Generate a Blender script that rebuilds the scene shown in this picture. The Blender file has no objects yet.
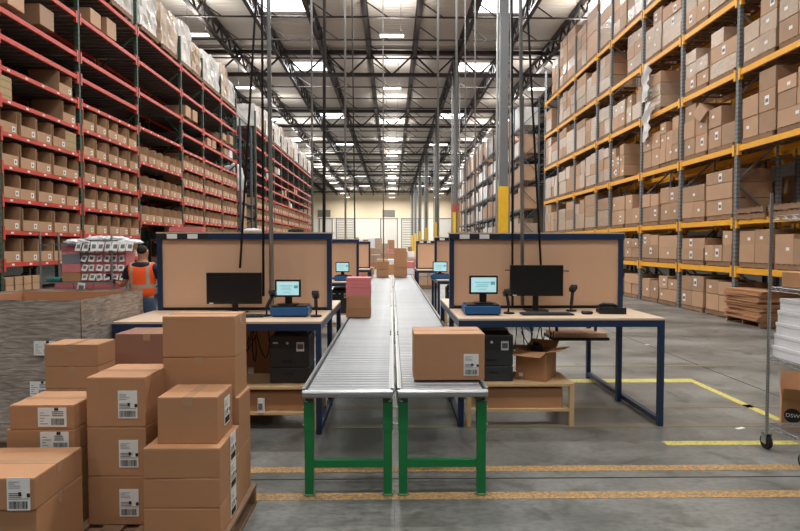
import bpy, bmesh, math, random
from mathutils import Vector, Matrix, Euler
random.seed(7)
R = random.random
U = random.uniform
PI = math.pi
sc = bpy.context.scene
C = sc.collection

# ------------------------------------------------------------------ camera
F = 560.0; CH = 1.75
cam_d = bpy.data.cameras.new('camera'); cam = bpy.data.objects.new('camera', cam_d); C.objects.link(cam)
cam.location = (0, 0, CH)
cam.rotation_euler = (PI/2 - math.atan(19.5/F), 0, -math.atan(8/F))
cam_d.sensor_width = 36; cam_d.lens = 36*F/800; cam_d.clip_end = 400
sc.camera = cam
RM = cam.rotation_euler.to_matrix()
def at(px, py, Y):
    """the real point at depth Y seen at a picture position"""
    d = RM @ Vector(((px-400)/F, -(py-265.5)/F, -1))
    t = Y/d.y
    return Vector((d.x*t, Y, CH + d.z*t))

sc.view_settings.view_transform = 'Standard'; sc.view_settings.look = 'None'
sc.view_settings.gamma = 1; sc.view_settings.use_curve_mapping = False
sc.view_settings.exposure = -0.95

# ------------------------------------------------------------------ materials
def lin(c):
    return tuple(((v/255)/12.92 if v/255 <= .04045 else ((v/255+.055)/1.055)**2.4) for v in c) + (1,)
M = {}
def mat(name, rgb, rough=.6, metal=0, var=.0, vscale=6, bump=0, bscale=60, rand=0, stretch=None, emit=0, spec=None):
    m = bpy.data.materials.new(name); m.use_nodes = True
    nt = m.node_tree; b = nt.nodes['Principled BSDF']; N = nt.nodes.new; L = nt.links.new
    col = lin(rgb)
    b.inputs['Base Color'].default_value = col; b.inputs['Roughness'].default_value = rough; b.inputs['Metallic'].default_value = metal
    if spec is not None: b.inputs['Specular IOR Level'].default_value = spec
    if emit:
        b.inputs['Emission Color'].default_value = col; b.inputs['Emission Strength'].default_value = emit
    tc = N('ShaderNodeTexCoord'); mp = N('ShaderNodeMapping'); L(tc.outputs['Object'], mp.inputs[0])
    if stretch: mp.inputs['Scale'].default_value = stretch
    if var or rand:
        hs = N('ShaderNodeHueSaturation'); hs.inputs['Color'].default_value = col
        a = N('ShaderNodeMath'); a.operation = 'MULTIPLY_ADD'; a.inputs[1].default_value = 2*var; a.inputs[2].default_value = 1-var
        nz = N('ShaderNodeTexNoise'); nz.inputs['Scale'].default_value = vscale; nz.inputs['Detail'].default_value = 4
        L(mp.outputs[0], nz.inputs[0]); L(nz.outputs[0], a.inputs[0])
        if rand:
            oi = N('ShaderNodeObjectInfo'); a2 = N('ShaderNodeMath'); a2.operation = 'MULTIPLY_ADD'
            a2.inputs[1].default_value = 2*rand; a2.inputs[2].default_value = -rand; L(oi.outputs['Random'], a2.inputs[0])
            a3 = N('ShaderNodeMath'); L(a.outputs[0], a3.inputs[0]); L(a2.outputs[0], a3.inputs[1]); L(a3.outputs[0], hs.inputs['Value'])
        else: L(a.outputs[0], hs.inputs['Value'])
        L(hs.outputs[0], b.inputs['Base Color'])
    if bump:
        n2 = N('ShaderNodeTexNoise'); n2.inputs['Scale'].default_value = bscale; n2.inputs['Detail'].default_value = 3
        L(mp.outputs[0], n2.inputs[0]); bp = N('ShaderNodeBump'); bp.inputs['Strength'].default_value = bump; bp.inputs['Distance'].default_value = .02
        L(n2.outputs[0], bp.inputs['Height']); L(bp.outputs[0], b.inputs['Normal'])
    M[name] = m
    return m
mat('carton', (180,133,96), .72, var=.10, vscale=3, bump=.06, bscale=25, rand=.07)
mat('carton_rack', (178,142,112), .6, var=.14, vscale=2.5, rand=.2)
mat('carton_mauve', (146,104,86), .75, var=.06)
mat('carton_edge', (150,106,68), .8)
mat('tape', (182,144,112), .25, var=.05)
mat('bin', (182,146,114), .8, var=.08, vscale=3, rand=.08)
mat('pink', (214,128,130), .7, var=.06, rand=.06)
mat('greybox', (130,130,138), .7)
mat('white_box', (236,236,240), .6, var=.05, rand=.05)
mat('paper', (232,232,230), .6)
mat('ink', (28,28,30), .7)
mat('inkgrey', (110,110,112), .7)
mat('orange_beam', (238,170,44), .45, var=.12, vscale=4)
mat('red_beam', (198,66,50), .45, var=.14, vscale=3)
mat('green_post', (52,84,66), .55, var=.2)
mat('grey_post', (128,130,132), .5, metal=.3, var=.15)
mat('dark_post', (70,78,92), .5, var=.15)
mat('wood', (206,172,128), .65, var=.12, vscale=5, stretch=(1,8,8))
mat('pallet_wood', (134,104,80), .8, var=.2, vscale=5, rand=.15)
mat('red_wood', (150,88,62), .8, var=.2, vscale=5)
mat('deck_board', (92,78,68), .85, var=.7, vscale=1, stretch=(.4,9,1))
mat('panel', (214,172,140), .75, var=.06, vscale=3, bump=.04, bscale=80)
mat('desk_top', (206,182,158), .5, var=.05, vscale=5)
mat('blue_metal', (34,54,86), .42, metal=.2, var=.15, vscale=8)
mat('blue_box', (28,86,142), .4, var=.06)
mat('black', (20,20,22), .4)
mat('black_matte', (26,25,26), .75)
mat('screen_off', (30,28,28), .25)
mat('charcoal', (46,48,52), .45, var=.05)
mat('steel', (176,178,180), .34, metal=.85, var=.1)
mat('roller', (140,143,146), .42, metal=.6, var=.16, vscale=9, rand=.08)
mat('galv', (158,160,160), .4, metal=.6, var=.1)
mat('green', (18,120,62), .4, var=.15, vscale=6)
mat('green_dark', (34,66,50), .5)
mat('foot_metal', (120,150,120), .5, metal=.3)
mat('column', (104,108,110), .5, var=.12, vscale=2)
mat('yellow', (232,184,36), .5, var=.12)
mat('red_paint', (200,62,34), .5)
mat('roof_steel', (58,52,52), .6, var=.2, vscale=2)
mat('pipe_dark', (48,44,44), .6)
mat('rubber', (22,22,22), .7)
mat('film', (180,156,134), .28, var=.22, vscale=5, bump=.7, bscale=6, rand=.10, stretch=(1,1,2))
mat('film_white', (204,200,196), .3, var=.14, vscale=3, bump=.9, bscale=5, rand=.06)
mat('skin', (176,120,92), .6)
mat('navy', (26,30,42), .85)
mat('jeans', (58,74,96), .85, var=.12, vscale=20)
mat('hair', (22,18,17), .7)
mat('glove', (24,24,26), .7)
mat('teal', (40,120,110), .6)
mat('gold_label', (214,170,40), .6)
mat('screen_on', (176,226,232), .4, emit=1.0)
mat('screen_mark', (120,170,190), .4, emit=.35)
mat('lamp', (255,250,240), .4, emit=14)
mat('lamp_hood', (200,196,188), .5)
mat('skylight', (250,252,255), .4, emit=7)
mat('poly', (226,228,234), .25, var=.1, vscale=9, bump=.5, bscale=20)

# gaylord film: brown-grey cardboard seen through stretch wrap with creases
def wrap_mat():
    m = bpy.data.materials.new('stretch_wrap'); m.use_nodes = True; nt = m.node_tree; b = nt.nodes['Principled BSDF']; N = nt.nodes.new; L = nt.links.new
    tc = N('ShaderNodeTexCoord'); mp = N('ShaderNodeMapping'); L(tc.outputs['Object'], mp.inputs[0]); mp.inputs['Scale'].default_value = (1,1,5); mp.inputs['Rotation'].default_value = (0,.35,0)
    nz = N('ShaderNodeTexNoise'); nz.inputs['Scale'].default_value = 9; nz.inputs['Detail'].default_value = 10; nz.inputs['Distortion'].default_value = .3; L(mp.outputs[0], nz.inputs[0])
    cr = N('ShaderNodeValToRGB'); L(nz.outputs[0], cr.inputs[0])
    cr.color_ramp.elements[0].position = .35; cr.color_ramp.elements[0].color = lin((138,126,116))
    cr.color_ramp.elements[1].position = .72; cr.color_ramp.elements[1].color = lin((180,172,164))
    L(cr.outputs[0], b.inputs['Base Color']); b.inputs['Roughness'].default_value = .32
    bp = N('ShaderNodeBump'); bp.inputs['Strength'].default_value = .55; bp.inputs['Distance'].default_value = .02; L(nz.outputs[0], bp.inputs['Height']); L(bp.outputs[0], b.inputs['Normal'])
    M['wrap'] = m
wrap_mat()
def post_mat(name, rgb, hole):
    m = mat(name, rgb, .5, var=.15); nt = m.node_tree; b = nt.nodes['Principled BSDF']; N = nt.nodes.new; L = nt.links.new
    tc = N('ShaderNodeTexCoord'); sp = N('ShaderNodeSeparateXYZ'); L(tc.outputs['Object'], sp.inputs[0])
    mu = N('ShaderNodeMath'); mu.operation = 'MULTIPLY'; mu.inputs[1].default_value = 1/.1; L(sp.outputs['Z'], mu.inputs[0])
    fr = N('ShaderNodeMath'); fr.operation = 'FRACT'; L(mu.outputs[0], fr.inputs[0])
    gt = N('ShaderNodeMath'); gt.operation = 'GREATER_THAN'; gt.inputs[1].default_value = .62; L(fr.outputs[0], gt.inputs[0])
    mx = N('ShaderNodeMixRGB'); L(gt.outputs[0], mx.inputs[0]); mx.inputs[1].default_value = lin(rgb); mx.inputs[2].default_value = lin(hole)
    L(mx.outputs[0], b.inputs['Base Color'])
post_mat('perf_grey', (120,124,126), (98,100,102))
post_mat('perf_green', (52,78,64), (36,56,46))
def floor_mat():
    m = bpy.data.materials.new('concrete'); m.use_nodes = True; nt = m.node_tree; b = nt.nodes['Principled BSDF']; N = nt.nodes.new; L = nt.links.new
    tc = N('ShaderNodeTexCoord')
    def noise(s, d, dist=0, sc_=(1,1,1)):
        mp = N('ShaderNodeMapping'); L(tc.outputs['Object'], mp.inputs[0]); mp.inputs['Scale'].default_value = sc_
        n = N('ShaderNodeTexNoise'); n.inputs['Scale'].default_value = s; n.inputs['Detail'].default_value = d; n.inputs['Distortion'].default_value = dist
        L(mp.outputs[0], n.inputs[0]); return n
    n1 = noise(.9, 8, .3, (.8,1.2,1)); n2 = noise(22, 10, 0, (.8,1.3,1)); n3 = noise(2.6, 6, 1.2)
    c1 = N('ShaderNodeValToRGB'); L(n1.outputs[0], c1.inputs[0])
    c1.color_ramp.elements[0].position = .32; c1.color_ramp.elements[0].color = lin((84,86,82))
    c1.color_ramp.elements[1].position = .68; c1.color_ramp.elements[1].color = lin((144,145,142))
    c2 = N('ShaderNodeValToRGB'); L(n2.outputs[0], c2.inputs[0])
    c2.color_ramp.elements[0].position = .3; c2.color_ramp.elements[0].color = (.56,.57,.55,1); c2.color_ramp.elements[1].position = .58; c2.color_ramp.elements[1].color = (1.0,1.0,1.0,1)
    c3 = N('ShaderNodeValToRGB'); L(n3.outputs[0], c3.inputs[0])
    c3.color_ramp.elements[0].position = .30; c3.color_ramp.elements[0].color = (.50,.50,.46,1); c3.color_ramp.elements[1].position = .46; c3.color_ramp.elements[1].color = (1,1,1,1)
    m1 = N('ShaderNodeMixRGB'); m1.blend_type = 'MULTIPLY'; m1.inputs[0].default_value = .8; L(c1.outputs[0], m1.inputs[1]); L(c2.outputs[0], m1.inputs[2])
    m2 = N('ShaderNodeMixRGB'); m2.blend_type = 'MULTIPLY'; m2.inputs[0].default_value = .8; L(m1.outputs[0], m2.inputs[1]); L(c3.outputs[0], m2.inputs[2])
    L(m2.outputs[0], b.inputs['Base Color'])
    rr = N('ShaderNodeMapRange'); L(n2.outputs[0], rr.inputs[0]); rr.inputs['To Min'].default_value = .22; rr.inputs['To Max'].default_value = .5; L(rr.outputs[0], b.inputs['Roughness'])
    bp = N('ShaderNodeBump'); bp.inputs['Strength'].default_value = .08; bp.inputs['Distance'].default_value = .01; L(n2.outputs[0], bp.inputs['Height']); L(bp.outputs[0], b.inputs['Normal'])
    M['concrete'] = m
floor_mat()
def worn_mat(name, rgb, keep):
    """painted line, worn through to the concrete in patches"""
    m = bpy.data.materials.new(name); m.use_nodes = True; nt = m.node_tree; b = nt.nodes['Principled BSDF']; N = nt.nodes.new; L = nt.links.new
    tc = N('ShaderNodeTexCoord'); n = N('ShaderNodeTexNoise'); n.inputs['Scale'].default_value = 38; n.inputs['Detail'].default_value = 10; n.inputs['Roughness'].default_value = .75; L(tc.outputs['Object'], n.inputs[0])
    c = N('ShaderNodeValToRGB'); L(n.outputs[0], c.inputs[0])
    c.color_ramp.elements[0].position = keep; c.color_ramp.elements[0].color = lin((118,112,96)); c.color_ramp.elements[1].position = keep+.14; c.color_ramp.elements[1].color = lin(rgb)
    L(c.outputs[0], b.inputs['Base Color']); b.inputs['Roughness'].default_value = .45; M[name] = m
worn_mat('line_orange', (198,148,78), .44); worn_mat('line_faint', (160,130,90), .58); worn_mat('line_yellow', (206,194,104), .36)
def deck_mat():
    m = mat('roof_deck', (206,198,190), .7); nt = m.node_tree; b = nt.nodes['Principled BSDF']; N = nt.nodes.new; L = nt.links.new
    tc = N('ShaderNodeTexCoord'); mp = N('ShaderNodeMapping'); L(tc.outputs['Object'], mp.inputs[0]); mp.inputs['Rotation'].default_value = (0,0,PI/2)
    w = N('ShaderNodeTexWave'); w.inputs['Scale'].default_value = 1.0; L(mp.outputs[0], w.inputs[0])
    bp = N('ShaderNodeBump'); bp.inputs['Strength'].default_value = .8; bp.inputs['Distance'].default_value = .04; L(w.outputs[1], bp.inputs['Height']); L(bp.outputs[0], b.inputs['Normal'])
deck_mat()
mat('wall_cream', (244,226,196), .8, var=.04, vscale=.5)
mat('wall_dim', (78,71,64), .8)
mat('wall_low', (240,234,222), .8)
mat('door_white', (216,212,204), .6)
mat('louvre', (150,136,116), .6)
def vest_mat():
    m = mat('vest', (236,84,30), .7); nt = m.node_tree; b = nt.nodes['Principled BSDF']; N = nt.nodes.new; L = nt.links.new
    tc = N('ShaderNodeTexCoord'); sp = N('ShaderNodeSeparateXYZ'); L(tc.outputs['Object'], sp.inputs[0])
    def band(src, c, w):
        a = N('ShaderNodeMath'); a.operation = 'SUBTRACT'; L(src, a.inputs[0]); a.inputs[1].default_value = c
        b_ = N('ShaderNodeMath'); b_.operation = 'ABSOLUTE'; L(a.outputs[0], b_.inputs[0])
        c_ = N('ShaderNodeMath'); c_.operation = 'LESS_THAN'; L(b_.outputs[0], c_.inputs[0]); c_.inputs[1].default_value = w; return c_.outputs[0]
    ab = N('ShaderNodeMath'); ab.operation = 'ABSOLUTE'; L(sp.outputs['X'], ab.inputs[0])
    h = band(sp.outputs['Z'], 1.12, .028); v = band(ab.outputs[0], .13, .024)
    g = N('ShaderNodeMath'); g.operation = 'GREATER_THAN'; L(sp.outputs['Z'], g.inputs[0]); g.inputs[1].default_value = 1.12
    vg = N('ShaderNodeMath'); vg.operation = 'MULTIPLY'; L(v, vg.inputs[0]); L(g.outputs[0], vg.inputs[1])
    mx = N('ShaderNodeMath'); mx.operation = 'MAXIMUM'; L(h, mx.inputs[0]); L(vg.outputs[0], mx.inputs[1])
    c = N('ShaderNodeMixRGB'); L(mx.outputs[0], c.inputs[0]); c.inputs[1].default_value = lin((255,92,30)); c.inputs[2].default_value = lin((170,160,140)); L(c.outputs[0], b.inputs['Base Color'])
vest_mat()

# ------------------------------------------------------------------ helpers
class MB:
    """collects shapes that become ONE mesh"""
    def __init__(s): s.v = []; s.f = []; s.m = []; s.mats = []; s.sm = []
    def mi(s, m):
        if m not in s.mats: s.mats.append(m)
        return s.mats.index(m)
    def poly(s, vs, fs, m, smooth=False):
        o = len(s.v); s.v += [tuple(v) for v in vs]; k = s.mi(m)
        for f in fs: s.f.append([i+o for i in f]); s.m.append(k); s.sm.append(smooth)
        return s
    def box(s, x0, x1, y0, y1, z0, z1, m, X=None):
        vs = [(x,y,z) for x in (x0,x1) for y in (y0,y1) for z in (z0,z1)]
        if X is not None: vs = [tuple(X @ Vector(v)) for v in vs]
        return s.poly(vs, [(0,1,3,2),(4,6,7,5),(0,4,5,1),(2,3,7,6),(0,2,6,4),(1,5,7,3)], m)
    def bar(s, a, b, w, m, h=None):
        """square bar from a to b"""
        a = Vector(a); b = Vector(b); d = (b-a); L = d.length; h = h or w
        q = d.to_track_quat('Z', 'Y').to_matrix().to_4x4(); q.translation = a
        return s.box(-w/2, w/2, -h/2, h/2, 0, L, m, q)
    def cyl(s, a, b, r, m, n=12, r2=None, caps=True):
        a = Vector(a); b = Vector(b); d = b-a; q = d.to_track_quat('Z', 'Y').to_matrix(); r2 = r if r2 is None else r2
        vs = []
        for c, rr in ((a, r), (b, r2)):
            for i in range(n): vs.append(tuple(c + q @ Vector((rr*math.cos(2*PI*i/n), rr*math.sin(2*PI*i/n), 0))))
        s.poly(vs, [(i, (i+1)%n, n+(i+1)%n, n+i) for i in range(n)], m, True)
        if caps: s.poly(vs, [list(range(n))[::-1], list(range(n, 2*n))], m)
        return s
    def tube(s, pts, r, m, n=8):
        pts = [Vector(p) for p in pts]; rings = []
        up = Vector((0.13,.21,1)).normalized()
        if abs((pts[-1]-pts[0]).normalized().z) > .8: up = Vector((1,.3,.02)).normalized()
        for i, p in enumerate(pts):
            d = (pts[min(i+1, len(pts)-1)] - pts[max(i-1, 0)]).normalized()
            a = d.cross(up); a = a.normalized() if a.length > .05 else d.cross(Vector((1,0,0))).normalized(); b = d.cross(a)
            rings += [tuple(p + r*(a*math.cos(2*PI*k/n) + b*math.sin(2*PI*k/n))) for k in range(n)]
        fs = [(i*n+k, i*n+(k+1)%n, (i+1)*n+(k+1)%n, (i+1)*n+k) for i in range(len(pts)-1) for k in range(n)]
        fs += [list(range(n))[::-1], list(range((len(pts)-1)*n, len(pts)*n))]
        return s.poly(rings, fs, m, True)
    def prism(s, pts, a, b, m, axis='y'):
        """polygon pts (2D) extruded from a to b along axis"""
        def P(p, t): return {'y': (p[0], t, p[1]), 'x': (t, p[0], p[1]), 'z': (p[0], p[1], t)}[axis]
        n = len(pts); vs = [P(p, a) for p in pts] + [P(p, b) for p in pts]
        return s.poly(vs, [list(range(n))[::-1], list(range(n, 2*n))] + [(i, (i+1)%n, n+(i+1)%n, n+i) for i in range(n)], m)
    def mesh(s, name, bevel=0):
        me = bpy.data.meshes.new(name); me.from_pydata(s.v, [], s.f)
        for m in s.mats: me.materials.append(M[m])
        me.polygons.foreach_set('material_index', s.m); me.polygons.foreach_set('use_smooth', s.sm)
        bm = bmesh.new(); bm.from_mesh(me)
        if bevel:
            bmesh.ops.remove_doubles(bm, verts=bm.verts, dist=1e-5)
            bmesh.ops.recalc_face_normals(bm, faces=bm.faces)
            bmesh.ops.bevel(bm, geom=[e for e in bm.edges], offset=bevel, segments=2, affect='EDGES', profile=.5)
        else: bmesh.ops.recalc_face_normals(bm, faces=bm.faces)
        bm.to_mesh(me); bm.free(); me.update(); return me
    def build(s, name, parent=None, loc=(0,0,0), bevel=0, rot=None):
        return link(name, s.mesh(name, bevel), parent, loc, rot)
def link(name, data, parent=None, loc=(0,0,0), rot=None):
    o = bpy.data.objects.new(name, data); C.objects.link(o); o.location = loc
    if rot: o.rotation_euler = rot
    if parent: o.parent = parent
    return o
def tag(o, label, cat, group=None, kind=None):
    o['label'] = label; o['category'] = cat
    if group: o['group'] = group
    if kind: o['kind'] = kind
    return o
def thing(name, label, cat, loc=(0,0,0), rz=0, group=None):
    o = bpy.data.objects.new(name, None); C.objects.link(o); o.location = loc; o.rotation_euler = (0,0,rz)
    o.empty_display_size = .1
    return tag(o, label, cat, group)
def struct(o): o['kind'] = 'structure'; return o
def copy_tree(o, parent=None, loc=None, rz=None):
    kids = list(o.children); c = o.copy(); C.objects.link(c); c.parent = parent
    if loc is not None: c.location = loc
    if rz is not None: c.rotation_euler = (0,0,rz)
    for k in kids: copy_tree(k, c)
    return c
ORD = 'first second third fourth fifth sixth seventh eighth ninth tenth eleventh twelfth thirteenth fourteenth fifteenth sixteenth seventeenth eighteenth nineteenth twentieth'.split()
ORD += ['twenty-'+w for w in ORD[:9]] + ['thirtieth'] + ['thirty-'+w for w in ORD[:9]] + ['fortieth'] + ['forty-'+w for w in ORD[:9]]

def area(name, loc, sx, sy, power, rot=(0,0,0), col=(1,.95,.88)):
    l = bpy.data.lights.new(name, 'AREA'); l.shape = 'RECTANGLE'; l.size = sx; l.size_y = sy; l.energy = power; l.color = col
    o = bpy.data.objects.new(name, l); C.objects.link(o); o.location = loc; o.rotation_euler = rot; return o

# ------------------------------------------------------------------ shell
X0, X1, Y0, Y1, ZR = -30, 30, -22, 127, 14.1
struct(MB().box(X0, X1, Y0, Y1, -.2, 0, 'concrete').build('floor'))
struct(MB().box(X0, X1, Y0, Y1, ZR, ZR+.2, 'roof_deck').build('ceiling'))
w = MB(); w.box(X0, X1, Y1, Y1+.3, 7.95, ZR+.2, 'wall_cream'); w.box(X0, X1, Y1, Y1+.3, 0, 7.9, 'wall_low'); w.box(X0, X1, Y1+.05, Y1+.3, 7.9, 7.95, 'louvre')
struct(w.build('wall_back'))
struct(MB().box(X0-.3, X0, Y0, Y1, 0, ZR+.2, 'wall_dim').build('wall_left'))
struct(MB().box(X1, X1+.3, Y0, Y1, 0, ZR+.2, 'wall_dim').build('wall_right'))
struct(MB().box(X0, X1, Y0-.3, Y0, 0, ZR+.2, 'wall_dim').build('wall_front'))
# floor lines
def fy(px, py):
    d = RM @ Vector(((px-400)/F, -(py-265.5)/F, -1)); return -CH/d.z*d.y
def floor_line(name, x0, x1, y0, y1, m):
    struct(MB().box(x0, x1, y0, y1, 0, .002, m).build(name))
for (px, y0, y1, xa, xb, m) in ((520,471.5,466,-1.6,12,'line_orange'),(520,499,492,-1.6,12,'line_orange'),(680,427,423.5,-.6,7,'line_faint'),(680,408,405,-.6,4.2,'line_faint'),(560,367,365.5,-.6,5,'line_faint'),(730,445,441,2.42,9,'line_yellow'),(640,382.5,379,.9,3.94,'line_yellow')):
    floor_line('floor_line_marking', xa, xb, fy(px,y0), fy(px,y1), m)
floor_line('floor_line_marking', 3.85, 3.94, 5.5, fy(640,382.5), 'line_yellow')
struct(MB().box(-9, 12, fy(520,478.6), fy(520,477.8), 0, .0015, 'ink').build('floor_line_joint'))
struct(MB().box(.012, .018, .5, 3.95, 0, .0015, 'inkgrey').build('floor_line_marking'))
struct(MB().box(4.5, 4.512, 2, 40, 0, .0015, 'ink').build('floor_line_joint'))
# far wall fittings
def far(px, py): return at(px, py, Y1)
n = 0
for (a, b, t, slat) in ((337,354,219,1),(381,397,219,0),(402,418,219,1),(320,332,219,0),(439,453,219,0),(355.5,357,170,0)):
    if b-a < 3: continue
    n += 1
    p0 = far(a, t); p1 = far(b, 252)
    d = MB(); d.box(p0.x, p1.x, Y1-.1, Y1-.02, 0, p0.z, 'door_white')
    if slat:
        k = .4
        while k < p0.z: d.box(p0.x+.1, p1.x-.1, Y1-.14, Y1-.1, k, k+.12, 'louvre'); k += .55
    dr = struct(d.build('door_%d' % n))
    f = MB(); f.box(p0.x-.2, p0.x, Y1-.2, Y1, 0, p0.z+.2, 'grey_post'); f.box(p1.x, p1.x+.2, Y1-.2, Y1, 0, p0.z+.2, 'grey_post'); f.box(p0.x, p1.x, Y1-.2, Y1, p0.z, p0.z+.2, 'grey_post')
    f.build('door_frame', dr)
for i, (a, b) in enumerate(((318,330.5),(382.5,395))):
    p0 = far(a, 210); p1 = far(b, 217)
    d = MB(); d.box(p0.x, p1.x, Y1-.08, Y1-.02, p1.z, p0.z, 'louvre')
    for k in range(6): z = p1.z + (p0.z-p1.z)*(k+.3)/6; d.box(p0.x, p1.x, Y1-.2, Y1-.08, z, z+.1, 'grey_post')
    tag(d.build('vent'), 'slatted vent high on the far cream wall, ' + ('nearer the racks with red beams' if i == 0 else 'above the middle door'), 'vent', 'far wall vents')
# seams of the tilt-up far wall
struct(MB().box(-16, 20, Y1-.03, Y1, 7.9, 8.0, 'louvre').build('trim_1'))
# joists along the hall
JX = [4.1 - 2.73*k for k in range(-8, 12)]
jm = MB(); yA, yB = 18.0, 126.9
jm.bar((0,yA,13.95), (0,yB,13.95), .26, 'roof_steel', .12); jm.bar((0,yA,13.15), (0,yB,13.15), .20, 'roof_steel', .12)
y = yA; k = 0
while y < yB-.8:
    jm.bar((0,y,13.2 if k%2 else 13.9), (0,y+.76,13.9 if k%2 else 13.2), .09, 'roof_steel'); y += .76; k += 1
jme = jm.mesh('roof_beam')
for x in JX: struct(link('roof_beam', jme, None, (x,0,0)))
gm = MB(); gm.box(-28, 28, -.14, .14, 13.75, 14.0, 'roof_steel'); gm.box(-28, 28, -.12, .12, 12.4, 12.6, 'roof_steel')
x = -26.0 - .05; k = 0
pts = [4.1 - 2.73*k for k in range(-8, 12)]
for k, xx in enumerate(pts):
    gm.bar((xx,0,13.8), (xx+1.36,0,12.5), .1, 'roof_steel'); gm.bar((xx+1.36,0,12.5), (xx+2.73,0,13.8), .1, 'roof_steel')
gme = gm.mesh('roof_girder_beam')
GY = [20.4+15.24*k for k in range(7)]
for y in GY: struct(link('roof_girder_beam', gme, None, (0,y,0)))
# cross pipes under the deck with their slanting braces
pm = MB(); pm.cyl((-28,0,0), (28,0,0), .045, 'roof_steel', 6)
bracem = MB().bar((.1,0,.75), (1.25,.0,-.05), .05, 'roof_steel')
pme = pm.mesh('sprinkler_pipe'); bme = bracem.mesh('brace')
y = 22.0; i = 0
while y < 125:
    t = thing('ceiling_sprinkler_pipe', 'thin dark sprinkler pipe across the hall under the roof, %s from the front' % ORD[i], 'pipe', (0,y,13.05), 0, 'sprinkler pipes under the roof')
    link('pipe_run', pme, t)
    for x in JX[1:]:
        if abs(x) < 20: link('brace', bme, t, (x,0,0))
    y += 3.05; i += 1
# skylights
SKY = [27.9, 38.2, 52.8, 67.2, 82.0, 98.0, 114.0]
k = 0
for (xa, xb) in ((-6.7,-4.25),(4.25,6.75)):
    for y in SKY + [-12, 0, 12, 20]:
        k += 1
        o = MB().box(xa, xb, y, y+(2.0 if y < 30 else 1.6), ZR-.06, ZR-.01, 'skylight').build('window_%d' % k); struct(o)
        area('skylight_glow', ((xa+xb)/2, y+.8, ZR-.12), 2.2, 1.6, 700 if y > 5 else 450, col=(.95,.98,1))
# high bay lights
def hb_proto():
    t = thing('high_bay_light', 'x', 'light')
    MB().box(-.62,.62,-.2,.2,.03,.1,'lamp_hood').build('housing', t, bevel=.01)
    MB().box(-.58,.58,-.17,.17,0,.028,'lamp').build('lamp_lens', t)
    for s in (-1, 1): MB().cyl((s*.45,0,.1),(s*.45,0,1.8),.012,'pipe_dark',6).build('hanger', t)
    return t
hb = hb_proto(); first = True
for xr, rn in ((0,'middle row over the conveyors'), (-9.7,'row beyond the red racks'), (9.7,'row over the yellow-beam racks')):
    for k in range(-3, 11):
        Y = 28.3 + 9.3*k
        if first: o = hb; first = False
        else: o = copy_tree(hb)
        o.location = (xr, Y, 12.2)
        o['label'] = 'bright high-bay light, %s, %s back' % (rn, ORD[k+3]); o['group'] = 'high-bay lights'
        area('high_bay_glow', (xr, Y, 12.15), 1.2, .4, (500 if k < -2 else 850) if k < 6 else 1500, col=(1,.96,.9)); area('high_bay_uplight', (xr, Y, 12.45), 1.2, .4, 200 if k < 3 else 420, (PI,0,0), (1,.96,.9))
for xr in (-9.7, 0, 9.7):
    for Y in (-18, -8.9): area('high_bay_glow', (xr, Y, 12.15), 1.2, .4, 180, col=(1,.96,.9))
# columns
cm = MB().box(-.15,.15,-.15,.15,0,13.9,'column').mesh('column', .02)
gdm = MB().box(-.17,.17,-.17,.17,.0,3.9,'yellow').mesh('column_guard', .01)
cnm = MB().cyl((-.24,-.05,0),(-.24,-.05,12.4),.045,'galv',8).cyl((.22,-.05,0),(.22,-.05,12.4),.035,'galv',8).mesh('conduit')
for i, y in enumerate(GY):
    for x in (4.04,):
        c = struct(link('column', cm, None, (x,y,0))); link('column_guard', gdm, c)
        link('conduit', cnm, c)
        if x > 0 and i == 1: MB().box(-.18,.18,-.18,.18,3.9,4.4,'red_paint').build('column_band', c)

# ------------------------------------------------------------------ pallets, cartons
def pallet_mb(w, d, h=.13, m='pallet_wood'):
    b = MB()
    for s in (-1,0,1): b.box(-w/2, w/2, s*(d/2-.03)-.025, s*(d/2-.03)+.025, .018, h-.018, m)
    n = 7
    for i in range(n):
        x = -w/2 + (w-.1)*i/(n-1); b.box(x, x+.1, -d/2, d/2, h-.018, h, m)
    for i in range(3):
        x = -w/2 + (w-.1)*i/2; b.box(x, x+.1, -d/2, d/2, 0, .018, m)
    return b
RP = pallet_mb(1.05, 1.08).mesh('pallet')      # slats across X (local x = along Y once turned)
_box = {}
def boxmesh(w, d, h, m, bevel=.006, q=.02, sheet=None):
    w = round(w/q)*q; d = round(d/q)*q; h = round(h/q)*q
    key = (round(w,3), round(d,3), round(h,3), m, sheet)
    if key not in _box:
        b = MB(); b.box(-w/2, w/2, -d/2, d/2, 0, h, m); _box[key] = b.mesh('carton', bevel)
    return _box[key]
def label_mesh(w, h, seed=0):
    """a white shipping label with bars and lines, in the XZ plane facing -Y, origin at its lower left"""
    r = random.Random(seed); b = MB(); b.box(0, w, -.0015, 0, 0, h, 'paper')
    y = -.0022
    x = .08*w
    while x < .90*w:
        d = r.choice((.012,.02,.03))*w; b.box(x, x+d, y, -.0015, .05*h, .28*h, 'ink'); x += d + r.choice((.012,.02,.025))*w
    b.box(.06*w, .94*w, y, -.0015, .345*h, .36*h, 'ink')
    for i in range(3): b.box(.08*w, r.uniform(.5,.8)*w, y, -.0015, (.40+.055*i)*h, (.42+.055*i)*h, 'ink')
    b.box(.86*w, w, y, -.0015, .40*h, .52*h, 'ink')
    b.box(.5*w, .62*w, y, -.0015, .44*h, .56*h, 'ink')
    for i in range(4): b.box(.08*w, r.uniform(.3,.6)*w, y, -.0015, (.68+.06*i)*h, (.695+.06*i)*h, 'inkgrey')
    return b.mesh('shipping_label')
LBL = [label_mesh(.11, .16, s) for s in range(3)]
LBLW = []
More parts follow.
